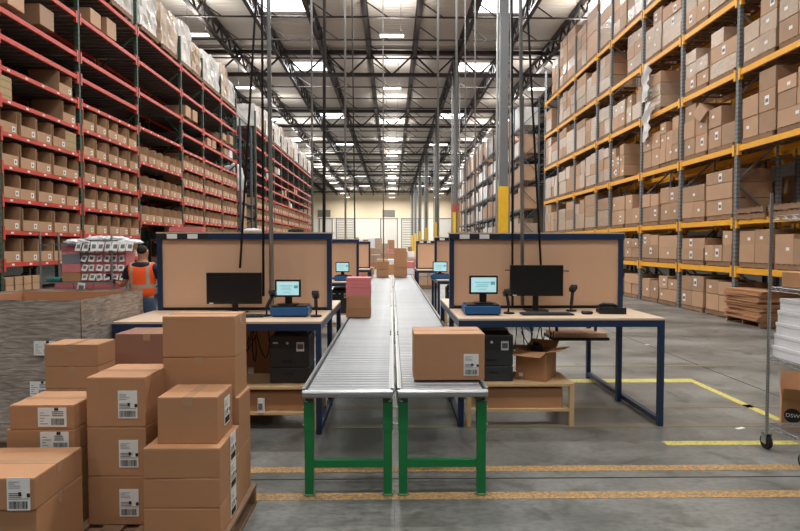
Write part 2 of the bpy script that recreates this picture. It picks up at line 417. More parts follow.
for s in range(2):
    b = MB(); w_, h_ = .16, .11; b.box(0, w_, -.0015, 0, 0, h_, 'paper'); r = random.Random(s+40); z = .012
    while z < .5*h_:
        break
    x = .47*w_
    while x < .93*w_:
        d = r.choice((.012,.02,.026))*w_; b.box(x, x+d, -.0022, -.0015, .1*h_, .44*h_, 'ink'); x += d + .018*w_
    for i in range(5): b.box(.07*w_, r.uniform(.2,.4)*w_, -.0022, -.0015, (.15+.14*i)*h_, (.18+.14*i)*h_, 'inkgrey')
    for i in range(3): b.box(.5*w_, r.uniform(.7,.9)*w_, -.0022, -.0015, (.56+.1*i)*h_, (.60+.1*i)*h_, 'ink')
    b.box(.58*w_, .72*w_, -.0022, -.0015, .84*h_, h_, 'ink')
    LBLW.append(b.mesh('shipping_label'))
def carton(x0, x1, y0, y1, z0, h, label, group=None, m='carton', tape='y', front=None, side=None, rz=0, top=True):
    """front/side: (mesh, offset from lower left, up) for a label on the -Y / +X face"""
    cx, cy = (x0+x1)/2, (y0+y1)/2; w = x1-x0; d = y1-y0
    t = thing('carton', label, 'cardboard box', (cx,cy,z0), rz, group)
    MB().box(-w/2, w/2, -d/2, d/2, 0.001, h-.005, m).build('carton_body', t, bevel=.003)
    if tape == 'y':   # seam runs front to back
        for s in (-1, 1): MB().box(min(s*.0015, s*(w/2-.001)), max(s*.0015, s*(w/2-.001)), -d/2+.001, d/2-.001, h-.0045, h, m).build('flap', t, bevel=.0015)
        b = MB(); b.box(-.026,.026,-d/2-.0012,d/2+.0012,h,h+.0009,'tape'); b.box(-.026,.026,-d/2-.0012,-d/2,h-.05,h,'tape'); b.build('packing_tape', t)
    else:
        for s in (-1, 1): MB().box(-w/2+.001, w/2-.001, min(s*.0015, s*(d/2-.001)), max(s*.0015, s*(d/2-.001)), h-.0045, h, m).build('flap', t, bevel=.0015)
        b = MB(); b.box(-w/2-.0012,w/2+.0012,-.026,.026,h,h+.0009,'tape'); b.box(w/2,w/2+.0012,-.026,.026,h-.06,h,'tape'); b.build('packing_tape', t)
    if front: link('shipping_label', front[0], t, (-w/2+front[1], -d/2-.0005, front[2]))
    if side: link('shipping_label', side[0], t, (w/2+.0005, -d/2+side[1], side[2]), (0,0,PI/2))
    return t
def stack_at(px0, px1, Y): return at(px0, 400, Y).x, at(px1, 400, Y).x
# floor pallets under the foreground cartons
for (x, y, w_, d_, l) in ((-1.60, 3.20, 1.36, 1.12, 'wooden pallet under the nearest cartons, its corner showing beside the floor line'),
                          (-1.90, 4.22, .76, .84, 'wooden pallet under the plain flat cartons and the mauve-brown one')):
    t = thing('pallet', l, 'pallet', (x,y,0), 0, 'pallets under the foreground cartons'); h = .14
    for i in range(7):
        xx = -w_/2 + (w_-.12)*i/6; MB().box(xx, xx+.12, -d_/2, d_/2, h-.02, h, 'pallet_wood').build('deck_board', t)
    for s in (-1,0,1): MB().box(-w_/2, w_/2, s*(d_/2-.03)-.022, s*(d_/2-.03)+.022, .02, h-.02, 'pallet_wood').build('stringer', t)
    for i in range(3):
        xx = -w_/2 + (w_-.12)*i/2; MB().box(xx, xx+.12, -d_/2, d_/2, 0, .02, 'pallet_wood').build('bottom_board', t)
g = 'sealed cartons stacked in the foreground'
zb = .142
# B: nearest low stack
B0 = stack_at(142, 219, 3.05)
for i in range(3):
    carton(B0[0], B0[1], 3.05, 3.45, zb+.166*i, .166, ['flat carton with side label at the bottom of the nearest low stack','middle flat carton with side label in the nearest low stack','flat carton directly beneath the small cube carton, label on its side'][i], g, tape='x', side=(LBL[i], .2, .008), rz=U(-.01,.01))
b1 = stack_at(157, 217, 3.12)
carton(b1[0], b1[1], 3.12, 3.42, zb+.498, .264, 'small cube carton with white tape end, topmost of the nearest low stack', g, tape='y', side=(LBL[1], .13, .06), rz=.01)
# C: three-high labelled column
c0 = stack_at(86.5, 145.5, 3.2)
for i in range(3):
    carton(c0[0], c0[1], 3.2, 3.575, zb+.2855*i, .2855, ['bottom carton of the three-high column with front labels','middle carton of the three-high column with front labels','top carton of the three-high column with front labels'][i], g, tape='x', front=(LBL[i], .18, .05), rz=U(-.012,.006))
# D: big flat boxes at the left edge
d1 = at(36, 477, 2.7).x
carton(d1-.52, d1, 2.70, 3.10, zb, .334, 'large carton under the flat labelled carton at the left edge', g, tape='x', rz=0)
carton(d1-.53, d1, 2.68, 3.10, zb+.335, .156, 'wide flat carton with front label, nearest at the left edge', g, tape='x', front=(LBL[0], .40, .0), rz=.01)
# E
e0 = stack_at(9, 73.5, 3.16)
zz = zb
for i, h in enumerate((.216, .216, .138, .138)):
    carton(e0[0]-(.02 if i == 2 else 0), e0[1], 3.16, 3.47, zz, h, ['lowest carton of the stack behind the wide flat carton','second lowest carton of the stack behind the wide flat carton','flat carton with wide label, under the top one, left of the labelled column','flat carton with wide front label topping the stack behind the left-edge carton'][i], g, tape='x', front=(LBLW[i%2], .16 if i == 3 else .19, .015) if i >= 2 else None); zz += h+.0005
# F
f0 = stack_at(45.6, 99, 3.84)
zz = zb
for i, h in enumerate((.315, .315, .152, .150)):
    carton(f0[0], f0[1], 3.84, 4.08, zz, h, ['lowest carton of the unlabelled stack before the wrapped bin','second carton of the unlabelled stack before the wrapped bin','plain flat carton, second from top, before the wrapped bin','plain flat carton topping the stack just before the wrapped bin'][i], g, tape='y'); zz += h+.0005
# G mauve
g0 = at(115, 334, 4.24)
gx1 = -1.62
carton(g0.x, gx1, 4.24, 4.58, zb, .50, 'brown carton beneath the mauve-brown carton', g, m='carton')
carton(g0.x, gx1, 4.24, 4.58, zb+.501, g0.z-zb-.501, 'darker mauve-brown carton between the flat stack and the tallest stack', g, m='carton_mauve')
# A tall stack
a0 = stack_at(163.5, 235.5, 3.47); ar = at(250.5, 487, 3.73).x; za = zb
for i in range(4):
    h = .332 if i < 2 else (at(200, 316, 3.47).z-zb-.666)/2
    xr_ = ar if i < 2 else a0[1]
    carton(xr_-(a0[1]-a0[0]), xr_, 3.47, 3.74, za, h-.001, ['bottom carton of the tallest foreground stack','second lowest carton of the tallest foreground stack','second highest carton of the tallest foreground stack','topmost carton of the tallest foreground stack, beside the desk'][i], g, tape='x' if i == 3 else 'y', rz=U(-.008,.008)); za += h

# ------------------------------------------------------------------ wrapped bulk bin
t = thing('bulk_bin', 'large open cardboard bulk bin wrapped in clear stretch film behind the cartons', 'bulk bin', (at(78,300,4.70).x-.60, 5.28, 0))
hw, hd, zt = .60, .56, at(78,300,4.70).z
b = MB()
import itertools
def crinkle(b, ax, fix, a0_, a1_, z0, z1, m, amp=.012, nx=16, nz=16, seed=0):
    r = random.Random(seed); vs = []; fs = []
    for j in range(nz+1):
        for i in range(nx+1):
            u = a0_+(a1_-a0_)*i/nx; z = z0+(z1-z0)*j/nz; e = 0 if i in (0,nx) else r.uniform(-amp, amp)
            if j == nz: z += r.uniform(-.004,.004)
            vs.append((u, fix+e, z) if ax == 'x' else (fix+e, u, z))
    for j in range(nz):
        for i in range(nx): fs.append((j*(nx+1)+i, j*(nx+1)+i+1, (j+1)*(nx+1)+i+1, (j+1)*(nx+1)+i))
    b.poly(vs, fs, m, True)
for s in (-1, 1):
    MB().box(-hw, hw, s*hd-.008, s*hd+.008, .14, zt-.02, 'carton').build('side_wall', t)
    MB().box(s*hw-.008, s*hw+.008, -hd+.008, hd-.008, .14, zt-.02, 'carton').build('side_wall', t)
MB().box(-hw+.01, hw-.01, -hd+.01, hd-.01, .14, .30, 'carton').build('bin_floor', t)
b = MB()
crinkle(b, 'x', -hd-.025, -hw-.02, hw+.02, .10, zt, 'wrap', seed=1); crinkle(b, 'x', hd+.025, -hw-.02, hw+.02, .10, zt, 'wrap', seed=2)
crinkle(b, 'y', hw+.025, -hd-.02, hd+.02, .10, zt, 'wrap', seed=3); crinkle(b, 'y', -hw-.025, -hd-.02, hd+.02, .10, zt, 'wrap', seed=4)
b.build('stretch_film', t)
pallet_mb(1.18, 1.14, .14).build('pallet_base', t)
link('shipping_label', LBLW[0], t, (.24, -hd-.042, .84)).scale = (1.1,1,1.1)
link('shipping_label', LBLW[1], t, (.20, -hd-.042, .50)).scale = (1.0,1,1.1)
link('shipping_label', LBLW[1], t, (hw+.042, .0, .62), (0,0,PI/2))
for k in range(5):
    tag(MB().box(-.2,.2,-.12,.12,0,.14,'gold_label' if k == 0 else 'pink').build('shoe_box', None, (-3.65+.42*(k%3) if k else -3.5, 5.1+.3*(k//3), .302), bevel=.004), ['yellow shoe box lying in the wrapped bin','pink shoe box in the wrapped bin beside its front wall','pink shoe box in the wrapped bin near its right wall','pink shoe box in the wrapped bin at the back left','pink shoe box in the wrapped bin at the back middle'][k], 'shoe box', 'boxes in the bulk bin') if k else None

# ------------------------------------------------------------------ conveyors
RL = .62; ZC = .76
rolm = MB().cyl((-RL/2+.03,0,0),(RL/2-.03,0,0),.0245,'roller',12).mesh('roller')
for lane, xc, ln in ((0, -.305, 'left-hand'), (1, .352, 'right-hand')):
    for s_ in range(5):
        ys = 3.84 + 3.05*s_
        t = thing('conveyor_section', '%s roller conveyor section, %s from the camera%s' % (ln, ORD[s_], ', on green legs' if s_ == 0 else ''), 'conveyor', (xc, ys, 0), 0, 'roller conveyor lanes')
        for sx in (-1, 1):
            r_ = MB(); x = sx*(RL/2-.012)
            r_.box(x-.004, x+.004, 0, 3.04, ZC-.085, ZC+.008, 'galv'); r_.box(min(x, x-sx*.02), max(x, x-sx*.02), 0, 3.04, ZC-.089, ZC-.085, 'galv'); r_.box(min(x, x+sx*.018), max(x, x+sx*.018), 0, 3.04, ZC+.004, ZC+.008, 'galv')
            r_.build('side_rail', t)
        for k in range(40): link('roller', rolm, t, (0, .06+k*.0762, ZC-.027))
        if s_ == 0: MB().cyl((-RL/2,0,ZC-.03),(RL/2,0,ZC-.028),.027,'steel',16).build('end_tube', t)
        for yy in ((.05,) if s_ else (.05, 2.9)):
            st = thing('support_stand', 'x', 'x'); del st['label']; del st['category']; st.parent = t; st.location = (0,yy,0)
            for sx in (-1, 1):
                x = sx*(RL/2-.035)
                l = MB(); l.box(x-.03, x+.03, -.022, .022, .012, ZC-.10, 'green'); l.build('leg', st)
                l = MB(); l.box(x-.034, x+.034, -.026, .026, .46, ZC-.10, 'green'); l.box(x-.034, x+.034, -.027, -.02, .66, ZC-.07, 'green_dark'); l.build('leg_sleeve', st)
                MB().cyl((x,0,0),(x,0,.014),.042,'foot_metal',12).cyl((x,0,.01),(x,0,.05),.012,'steel',8).build('foot_plate', st)
                for zz in (.5,.62): MB().cyl((x+sx*.03,0,zz),(x+sx*.045,0,zz),.008,'steel',8).build('bolt', st)
                MB().bar((x,0,ZC-.12),(sx*(RL/2+.005),0,ZC-.02),.02,'galv').build('bracket', st)
            MB().box(-RL/2+.06, RL/2-.06, -.018, .018, .20, .25, 'green').build('crossbar', st)
# carton on the conveyor
p0 = at(414, 381, 4.08); p1 = at(484.5, 381, 4.08)
carton(p0.x, p1.x, 4.08, 4.45, ZC+.003, at(450,334,4.08).z-ZC-.003, 'large sealed carton on the right conveyor lane near its front end', None, tape='x', front=(LBL[1], .365, .035))
# small stack on the left conveyor
q0 = at(346, 300, 7.7).x; q1 = at(370.5, 300, 7.7).x; z = ZC+.003
for i, (h, m, l) in enumerate(((.125,'carton','bottom brown box of the small pink-topped stack on the left conveyor'),(.17,'carton','second brown box of the pink-topped stack on the left conveyor'),(.155,'pink','lower pink shoe box of the stack on the left conveyor'),(.10,'pink','top pink shoe box of the stack on the left conveyor'))):
    t = tag(bpy.data.objects.new('shoe_box' if m == 'pink' else 'carton', None), l, 'shoe box' if m == 'pink' else 'cardboard box', 'small stack on the left conveyor'); C.objects.link(t)
    t.location = ((q0+q1)/2, 7.88, z); w_ = q1-q0-.01*(i%2)
    MB().box(-w_/2, w_/2, -.17, .17, 0.001, h-.03, m).build('box_base', t, bevel=.003); MB().box(-w_/2-.004, w_/2+.004, -.174, .174, h-.034, h-.001, m).build('lid', t, bevel=.003)
    z += h
for (a, b_, yb_, yt, l) in ((376.5,388.5,277,269.5,'lower of two small brown cartons at the far conveyor end'),(377,389,269,261,'upper of two small brown cartons at the far conveyor end'),(394,407,277,268,'carton under the tall brown one at the far conveyor end'),(394,406.5,267.6,248,'tall brown carton standing at the far conveyor end')):
    p = at(a, yb_, 17.6); q = at(b_, yt, 17.6)
    z0 = max(p.z, ZC+.002)
    tag(MB().box(p.x, q.x, 17.6, 18.0, z0 , q.z-.005, 'carton').build('carton', bevel=.004), l, 'cardboard box', 'cartons at the far conveyor end')

# ------------------------------------------------------------------ workstations
def frame_bar(b, x0, x1, y0, y1, z0, z1): b.box(x0, x1, y0, y1, z0, z1, 'blue_metal')
def workstation(sx, xi, xo, yf, ym, yb, ztop, label, xp):
    """sx: +1 right of the conveyor, -1 left. xi inner x, xo outer x"""
    xa, xb = min(xi, xo), max(xi, xo); zt = 1.055; pa, pb = min(xi, xp), max(xi, xp)
    t = thing('workstation', label, 'workstation', ((xa+xb)/2, ym, 0), 0, 'blue-framed packing workstations')
    ox, oy = -(xa+xb)/2, -ym
    def part(b, name, bevel=0):
        b.v = [(v[0]+ox, v[1]+oy, v[2]) for v in b.v]; return b.build(name, t, bevel=bevel)
    part(MB().box(xa, xb, yf, ym-.045, zt-.022, zt, 'desk_top'), 'desk_top', .003)
    part(MB().box(xa, xb, ym+.045, yb, zt-.022, zt, 'desk_top'), 'desk_top', .003)
    w = .05
    # rails under tops
    for (y0, y1) in ((yf, yf+w), (yb-w, yb)): part(MB().box(xa, xb, y0, y1, zt-.085, zt-.022, 'blue_metal'), 'desk_rail')
    for x in (xa, xb-w): part(MB().box(x, x+w, yf+w, yb-w, zt-.085, zt-.023, 'blue_metal'), 'desk_rail')
    for x in (xa, xb-w):
        for y in (yf, yb-w): part(MB().box(x, x+w, y, y+w, .0, zt-.085, 'blue_metal'), 'leg')
        part(MB().box(x, x+w, yf+w, yb-w, .03, .08, 'blue_metal'), 'bottom_rail')
    for x in (pa, pb-w): part(MB().box(x, x+w, ym-.03, ym+.03, .0, ztop, 'blue_metal'), 'post')
    # divider panel
    part(MB().box(pa+w, pb-w, ym-.008, ym+.008, zt-.08, ztop-.06, 'panel'), 'divider_panel')
    part(MB().box(pa-.005, pb+.005, ym-.035, ym+.035, ztop-.065, ztop, 'blue_metal'), 'top_rail')
    part(MB().box(pa+w, pb-w, ym-.028, ym+.028, zt-.0, zt+.03, 'black'), 'panel_foot_rail')
    part(MB().box(pa-.01, pb+.01, ym-.03, ym+.13, ztop, ztop+.014, 'desk_top'), 'top_ledge')
    b = MB()
    for k in range(5): b.box(pa+.11*k, pa+.11*k+.11, ym-.0375, ym-.0355, ztop-.056, ztop-.006, 'ink' if k%2 == 0 else 'paper')
    part(b, 'hazard_tape')
    return t
wl_ = at(158,246,6.1).x; wr_ = at(665,322,5.34).x; wp_ = at(622.5,246,6.24).x
wsL = workstation(-1, -.655, at(112,327,5.15).x, 5.15, 6.10, 7.15, 1.885, 'blue-framed packing desk with tan divider panel beside the left conveyor lane', wl_)
MB().box(-.62,.42,.0,.012,.05,.96,'carton').build('back_board', wsL)
wsR = workstation(1, .64, wr_, 5.34, 6.24, 7.38, 1.885, 'blue-framed packing desk with tan divider panel beside the right conveyor lane', wp_)
wsL2 = workstation(-1, -.69, -2.6, 10.8, 11.7, 12.6, 1.885, 'second packing desk down the left lane, behind the nearest divider', -2.6)
wsR2 = workstation(1, .93, 2.9, 11.4, 12.25, 13.1, 1.93, 'second packing desk down the right lane, behind the nearest divider', 2.9)
wsL3 = workstation(-1, -.68, -2.6, 16.7, 17.6, 18.5, 1.885, 'farthest packing desk on the left lane, its narrow divider showing', -2.6)
wsR3 = workstation(1, .73, 2.7, 16.2, 17.0, 17.9, 1.9, 'farthest packing desk on the right lane, its narrow divider showing', 2.7)
ZT = 1.055
def monitor(px0, px1, py0, py1, Y, label, tilt=0):
    a = at(px0, py1, Y); b_ = at(px1, py0, Y); w = b_.x-a.x; h = b_.z-a.z; z0 = a.z-ZT
    t = thing('monitor', label, 'monitor', ((a.x+b_.x)/2, Y, ZT), tilt, 'large black monitors')
    MB().box(-w/2, w/2, -.012, .025, z0, z0+h, 'black').build('casing', t, bevel=.004)
    MB().box(-w/2+.008, w/2-.008, -.0135, -.0125, z0+.02, z0+h-.008, 'screen_off').build('screen', t)
    MB().box(-w/2+.03, -w/2+.07, -.014, -.0125, z0+.004, z0+.014, 'paper').build('badge', t)
    MB().box(-.03,.03,.026,.05,.01,z0+h*.5,'black').build('stand', t, bevel=.004)
    MB().box(-.12,.12,-.06,.12,0.001,.014,'black').build('stand_base', t, bevel=.004)
    return t
monitor(510, 563, 265, 296, 5.95, 'large black monitor, dark screen, on the right desk', -.03)
monitor(207, 261.5, 272.5, 304, 5.80, 'large black monitor, dark screen, on the left desk behind the cartons', .02)
def touch(px, py0, py1, wpx, Y, label, detail=True):
    a = at(px-wpx/2, py1, Y); b_ = at(px+wpx/2, py0, Y); w = b_.x-a.x; z0 = a.z-ZT; h = b_.z-a.z
    t = thing('touch_terminal', label, 'touch screen', ((a.x+b_.x)/2, Y, ZT+.11), 0, 'small lit touch screens'); z0 -= .11
    MB().box(-w/2, w/2, -.012, .02, z0, z0+h, 'black').build('casing', t, bevel=.004)
    s = MB().box(-w/2+.018, w/2-.018, -.0135, -.0125, z0+.02, z0+h-.02, 'screen_on').build('screen', t)
    mk = MB()
    for (u0, u1, v0, v1) in ((.2,.7,.62,.66),(.26,.64,.5,.53),(.22,.66,.40,.43),(.74,.9,.5,.68),(.3,.6,.25,.28)): mk.box(-w/2+u0*w, -w/2+u1*w, -.0142, -.0136, z0+v0*h, z0+v1*h, 'screen_mark')
    mk.build('screen_mark', s)
    MB().box(-.035,.035,.02,.05,.012,z0+h*.4,'black').build('neck', t, bevel=.004)
    MB().box(-.09,.09,-.06,.09,0.001,.014,'black').build('stand_base', t, bevel=.003)
    return t
def cash_base(px0, px1, py1, Y, label):
    a = at(px0, py1, Y); b_ = at(px1, py1, Y); w = b_.x-a.x
    t = thing('label_printer', label, 'printer', ((a.x+b_.x)/2, Y+.14, ZT), 0, 'blue desktop units under the touch screens')
    MB().box(-w/2, w/2, -.14, .14, .012, .095, 'blue_box').build('casing', t, bevel=.008)
    MB().box(-w/2+.015, w/2-.015, -.13, .13, .095, .109, 'black').build('top_plate', t, bevel=.003)
    MB().box(-w/2+.02, w/2-.02, -.12, .12, 0.001, .012, 'rubber').build('base', t)
    return t
def cash(px, half, Yc, side, n):
    pass
a = cash_base(465, 501, 314, 5.56, 'blue box-shaped unit under the lit touch screen on the right desk')
touch(483.5, 275.5, 294, 28.5, 5.66, 'small lit touch screen standing on the blue unit, right desk')
cash_base(270, 308, 317.5, 5.46, 'blue box-shaped unit under the lit touch screen on the left desk')
touch(288, 279.5, 297, 25.5, 5.56, 'small lit touch screen standing on the blue unit, left desk')
cash_base(334, 352, 284.5, 11.1, 'blue unit on the second desk of the left lane')
touch(342.5, 262, 272, 13.5, 11.2, 'small lit touch screen on the second desk of the left lane')
cash_base(431, 450, 281, 11.7, 'blue unit on the second desk of the right lane')
touch(440, 261.5, 272, 14.5, 11.8, 'small lit touch screen on the second desk of the right lane')
def scanner(px, Y, label, lean=0, hh=.23, rz=0):
    p = at(px, 300, Y)
    t = thing('barcode_scanner', label, 'barcode scanner', (p.x, Y, ZT), rz, 'barcode scanners in their stands')
    MB().cyl((0,0,0.001),(0,0,.016),.055,'black',20).build('stand_base', t)
    MB().tube([(0,.02,.01),(0,.03,.08),(lean*.4,.02,hh*.55)], .009, 'black').build('stand_neck', t)
    MB().tube([(0,0,.07),(lean*.3,-.005,hh*.5),(lean*.8,-.01,hh*.8)], .017, 'charcoal').build('grip', t)
    b = MB(); X = Matrix.Translation((lean*.9,-.02,hh*.9)) @ Matrix.Rotation(-.5,4,'X') @ Matrix.Rotation(lean*3,4,'Y')
    b.box(-.034,.034,-.055,.045,-.022,.026,'black',X); b.build('scan_head', t, bevel=.009)
    b = MB(); b.box(-.026,.026,-.057,-.0555,-.014,.016,'screen_off',X); b.build('scan_window', t)
scanner(509, 5.72, 'barcode scanner between the touch screen and monitor on the right desk', -.03, .24)
scanner(571.5, 5.92, 'barcode scanner standing to the right of the big monitor', .01, .27)
scanner(266, 5.55, 'barcode scanner leaning beside the big monitor on the left desk', .08, .25)
scanner(316, 5.50, 'barcode scanner on its stand at the conveyor end of the left desk', 0, .24)
def keyboard(px0, px1, Y, label, rz=0):
    a = at(px0, 311, Y); b_ = at(px1, 311, Y); w = b_.x-a.x
    t = thing('keyboard', label, 'keyboard', ((a.x+b_.x)/2, Y, ZT), rz, 'keyboards')
    MB().box(-w/2, w/2, -.075, .075, 0.001, .018, 'black').build('casing', t, bevel=.004)
    k = MB()
    for r_ in range(5):
        x = -w/2+.012
        while x < w/2-.02: k.box(x, x+.016, -.062+r_*.025, -.042+r_*.025, .018, .024, 'charcoal'); x += .0195
    k.build('key', t)
keyboard(521, 572, 5.62, 'black keyboard in front of the big monitor on the right desk')
keyboard(243, 264, 5.50, 'black keyboard partly hidden by the tallest carton stack', .1)
p = at(587, 311, 5.66)
t = thing('computer_mouse', 'black computer mouse beside the keyboard on the right desk', 'mouse', (p.x,5.66,ZT)); MB().box(-.055,.055,-.032,.032,.001,.034,'black').build('mouse_body', t, bevel=.014); MB().box(-.003,.003,-.025,-.008,.033,.038,'charcoal').build('wheel', t)
# desk telephone
p = at(612, 311, 5.72)
t = thing('desk_phone', 'black desk telephone with coiled cord at the right end of the desk', 'telephone', (p.x,5.75,ZT), -.15)
MB().prism([(-.1,0.001),(.1,0.001),(.1,.03),(-.1,.07)], -.13, .13, 'black', 'x').build('phone_body', t, bevel=.004)
b = MB(); b.tube([(-.12,-.02,.075),(-.08,-.03,.098),(.02,-.03,.092),(.06,-.02,.065)], .018, 'charcoal'); b.build('handset', t)
k = MB(); [k.box(.0+.03*i, .02+.03*i, -.07+.03*j, -.05+.03*j, .035+.008*j, .05+.008*j, 'charcoal') for i in range(3) for j in range(4)]; k.build('key', t)
MB().tube([(-.13+.012*math.cos(a_*1.3), -.05+.1*math.sin(a_*.13)-.05, .02+.012*math.sin(a_*1.3)+.02*math.sin(a_*.13)) for a_ in range(0,26)], .005, 'black', 6).build('cord', t)

# cables on the panels and under desks
def cord(name, pts, r, m, label, group='cords and cables', cat='cable'):
    return tag(MB().tube(pts, r, m).build(name), label, cat, group)
ZF = 13.0
def hang(pxt, pyt, pxb, pyb, Y, r, m, name, label, cat, ymid=None):
    """straight run from the roof to the point seen at (pxb, pyb); passes the picture's top edge at pxt"""
    b_ = at(pxb, pyb, Y); a = at(pxt, pyt, Y); 
    pts = [b_, a]
    if a.z < ZF: pts.append(Vector((a.x, Y, ZF)))
    tag(MB().tube(pts, r, m, 8).build(name), label, cat, 'cords and poles hanging from the roof')
hang(268.5, 0, 272, 316, 5.9, .022, 'galv', 'conduit_pole', 'light grey conduit pole dropping from the roof to the left desk', 'pole')
hang(520.5, 0, 522.5, 306, 6.12, .020, 'galv', 'conduit_pole', 'light grey conduit pole dropping from the roof to the right desk', 'pole')
hang(256, 0, 240, 268, 5.92, .012, 'black_matte', 'hanging_cable', 'black cord slanting from the roof to the left desk monitor', 'cord')
hang(262, 0, 263.5, 296, 5.95, .013, 'black_matte', 'hanging_cable', 'straight black cord beside the grey pole at the left desk', 'cord')
hang(512, 0, 512.5, 306, 6.0, .012, 'black_matte', 'hanging_cable', 'straight black cord left of the grey pole at the right desk', 'cord')
hang(527, 0, 541, 268, 6.05, .012, 'black_matte', 'hanging_cable', 'black cord slanting down right of the grey pole at the right desk', 'cord')
hang(324.5, 0, 324, 236, 10.0, .028, 'pipe_dark', 'hanging_cable', 'thick dark cable bundle hanging behind the left divider', 'cord')
hang(311.5, 0, 312.5, 238, 11.0, .02, 'galv', 'conduit_pole', 'thin grey pole just left of the thick dark cable bundle', 'pole')
hang(345, 0, 345.5, 240, 11.8, .022, 'galv', 'conduit_pole', 'grey pole dropping to the second left divider', 'pole')
hang(352, 0, 355, 240, 17, .02, 'pipe_dark', 'hanging_cable', 'thin dark cable dropping behind the second left divider', 'cord')
hang(383, 0, 383.5, 262, 17.3, .018, 'galv', 'conduit_pole', 'thin grey pole over the gap between the lanes', 'pole')
hang(438, 0, 438, 236, 12.2, .024, 'galv', 'conduit_pole', 'grey pole dropping to the second right divider', 'pole')
hang(456.5, 0, 457, 233, 12.6, .026, 'galv', 'conduit_pole', 'thin grey pole in front of the second column', 'pole')
hang(465, 0, 466, 240, 17.02, .022, 'galv', 'conduit_pole', 'faint thin pole right of the second column', 'pole')
hang(475, 0, 475.5, 240, 17.05, .022, 'galv', 'conduit_pole', 'faint thin pole before the far dark rack', 'pole')
# bracket arm behind the right monitor
a = at(505, 270, 6.1); b_ = at(569, 271, 6.1)
cord('mounting_bracket', [a, b_], .006, 'black', 'thin black crossbar behind the large monitor on the right desk', None, 'bracket')
rr = random.Random(3)
for (xc, yc, nm) in ((-1.55, 5.75, 'left'), (1.3, 5.95, 'right')):
    for k in range(7):
        x = xc + rr.uniform(-.35,.4); pts = [(x, yc+rr.uniform(-.05,.1), .95)]
        x2 = x + rr.uniform(-.3,.3); n_ = 8; sag = rr.uniform(.15,.4)
        for i in range(1, n_+1):
            u = i/n_; pts.append((x+(x2-x)*u, yc+.06*math.sin(5*u+k), .95-sag*math.sin(PI*u)-.12*u))
        cord('cable', pts, .006, 'black_matte', 'tangled black cables hanging below the %s desk' % nm, 'tangled cables below the %s desk' % nm)
p = at(251, 371, 5.85)
tag(MB().box(p.x-.03,p.x+.03,5.83,5.86,p.z-.035,p.z+.04,'paper').build('power_adapter', bevel=.005), 'small white power adapter hanging below the left desk', 'adapter')
p = at(243, 362, 6.0)
# ------------------------------------------------------------------ benches with printers below the desks
def bench(x0, x1, yf, yb, label):
    t = thing('low_bench', label, 'bench', ((x0+x1)/2, (yf+yb)/2, 0), 0, 'low wooden benches under the desks'); w = x1-x0; d = yb-yf; h = .417
    MB().box(-w/2, w/2, -d/2, d/2, h-.025, h, 'wood').build('bench_top', t, bevel=.002)
    MB().box(-w/2+.045, w/2-.045, -d/2+.01, d/2-.01, .145, .17, 'wood').build('shelf', t, bevel=.002)
    for sx in (-1,1):
        for sy in (-1,1): MB().box(sx*w/2-(.045 if sx > 0 else 0), sx*w/2+(.045 if sx < 0 else 0), sy*d/2-(.04 if sy > 0 else 0), sy*d/2+(.04 if sy < 0 else 0), 0, h-.026, 'wood').build('leg', t, bevel=.002)
    return t
bench(.72, 1.765, 5.35, 5.90, 'low pale wooden bench under the right desk')
bench(-1.8, -.69, 5.27, 5.85, 'low pale wooden bench under the left desk')
def printer(x0, x1, yf, yb, z0, label):
    w = x1-x0; d = yb-yf; h = .46
    t = thing('laser_printer', label, 'printer', ((x0+x1)/2, (yf+yb)/2, z0), 0, 'black laser printers')
    MB().box(-w/2, w/2, -d/2, d/2, .155, h, 'charcoal').build('casing', t, bevel=.01)
    MB().box(-w/2, w/2, -d/2, d/2, .001, .15, 'charcoal').build('paper_tray', t, bevel=.006)
    MB().box(-w/2+.02, w/2-.02, -d/2+.02, d/2-.02, .15, .155, 'black').build('base', t)
    MB().prism([(-d/2+.06,h),(d/2-.02,h),(d/2-.06,h+.045),(-d/2+.1,h+.03)], -w/2+.03, w/2-.03, 'black', 'x').build('lid', t, bevel=.003)
    MB().box(-w/2+.12, -w/2+.22, -d/2-.002, -d/2+.001, .20, .225, 'black').build('handle', t)
    MB().box(-.05, .05, -d/2-.003, -d/2, .085, .10, 'black').build('handle', t)
    MB().box(w/2-.12, w/2-.045, -d/2-.002, -d/2, .31, .40, 'paper').build('notice', t)
    MB().box(w/2-.11, w/2-.055, -d/2-.003, -d/2-.002, .33, .38, 'inkgrey').build('notice_print', t)
    MB().cyl((-.02,-d/2-.003,.39),(-.02,-d/2,.39),.014,'paper',12).build('emblem', t)
    MB().box(-w/2+.03, -w/2+.08, -d/2-.002, -d/2, .385, .40, 'paper').build('badge', t)
    return t
pl = at(270, 380, 5.42).x; pr = at(309, 380, 5.42).x
printer(pl, pr, 5.42, 5.82, .4175, 'black laser printer on the bench under the left desk')
printer(at(474,380,5.45).x, at(513,380,5.45).x, 5.45, 5.85, .4175, 'black laser printer on the bench under the right desk')
for (xc, yf) in ((-1.25, 11.0), (1.6, 11.6)):
    wd_ = 'left' if xc < 0 else 'right'
    bench(xc-.5, xc+.5, yf, yf+.55, 'low pale bench under the second desk of the %s lane' % wd_)
    printer(xc+(.05 if xc < 0 else -.45), xc+(.42 if xc < 0 else -.08), yf+.05, yf+.5, .4175, 'black laser printer under the second desk of the %s lane' % wd_)
a = at(479, 413, 5.42); b_ = at(562, 388, 5.42)
carton(a.x, b_.x, 5.40, 5.84, .171, .195, 'wide flat carton on the lower shelf of the right bench', None, tape='x')
carton(-1.62, at(305,400,5.34).x, 5.34, 5.80, .171, .185, 'wide flat carton on the lower shelf of the left bench', None, tape='x')
p = at(262, 412, 5.33)
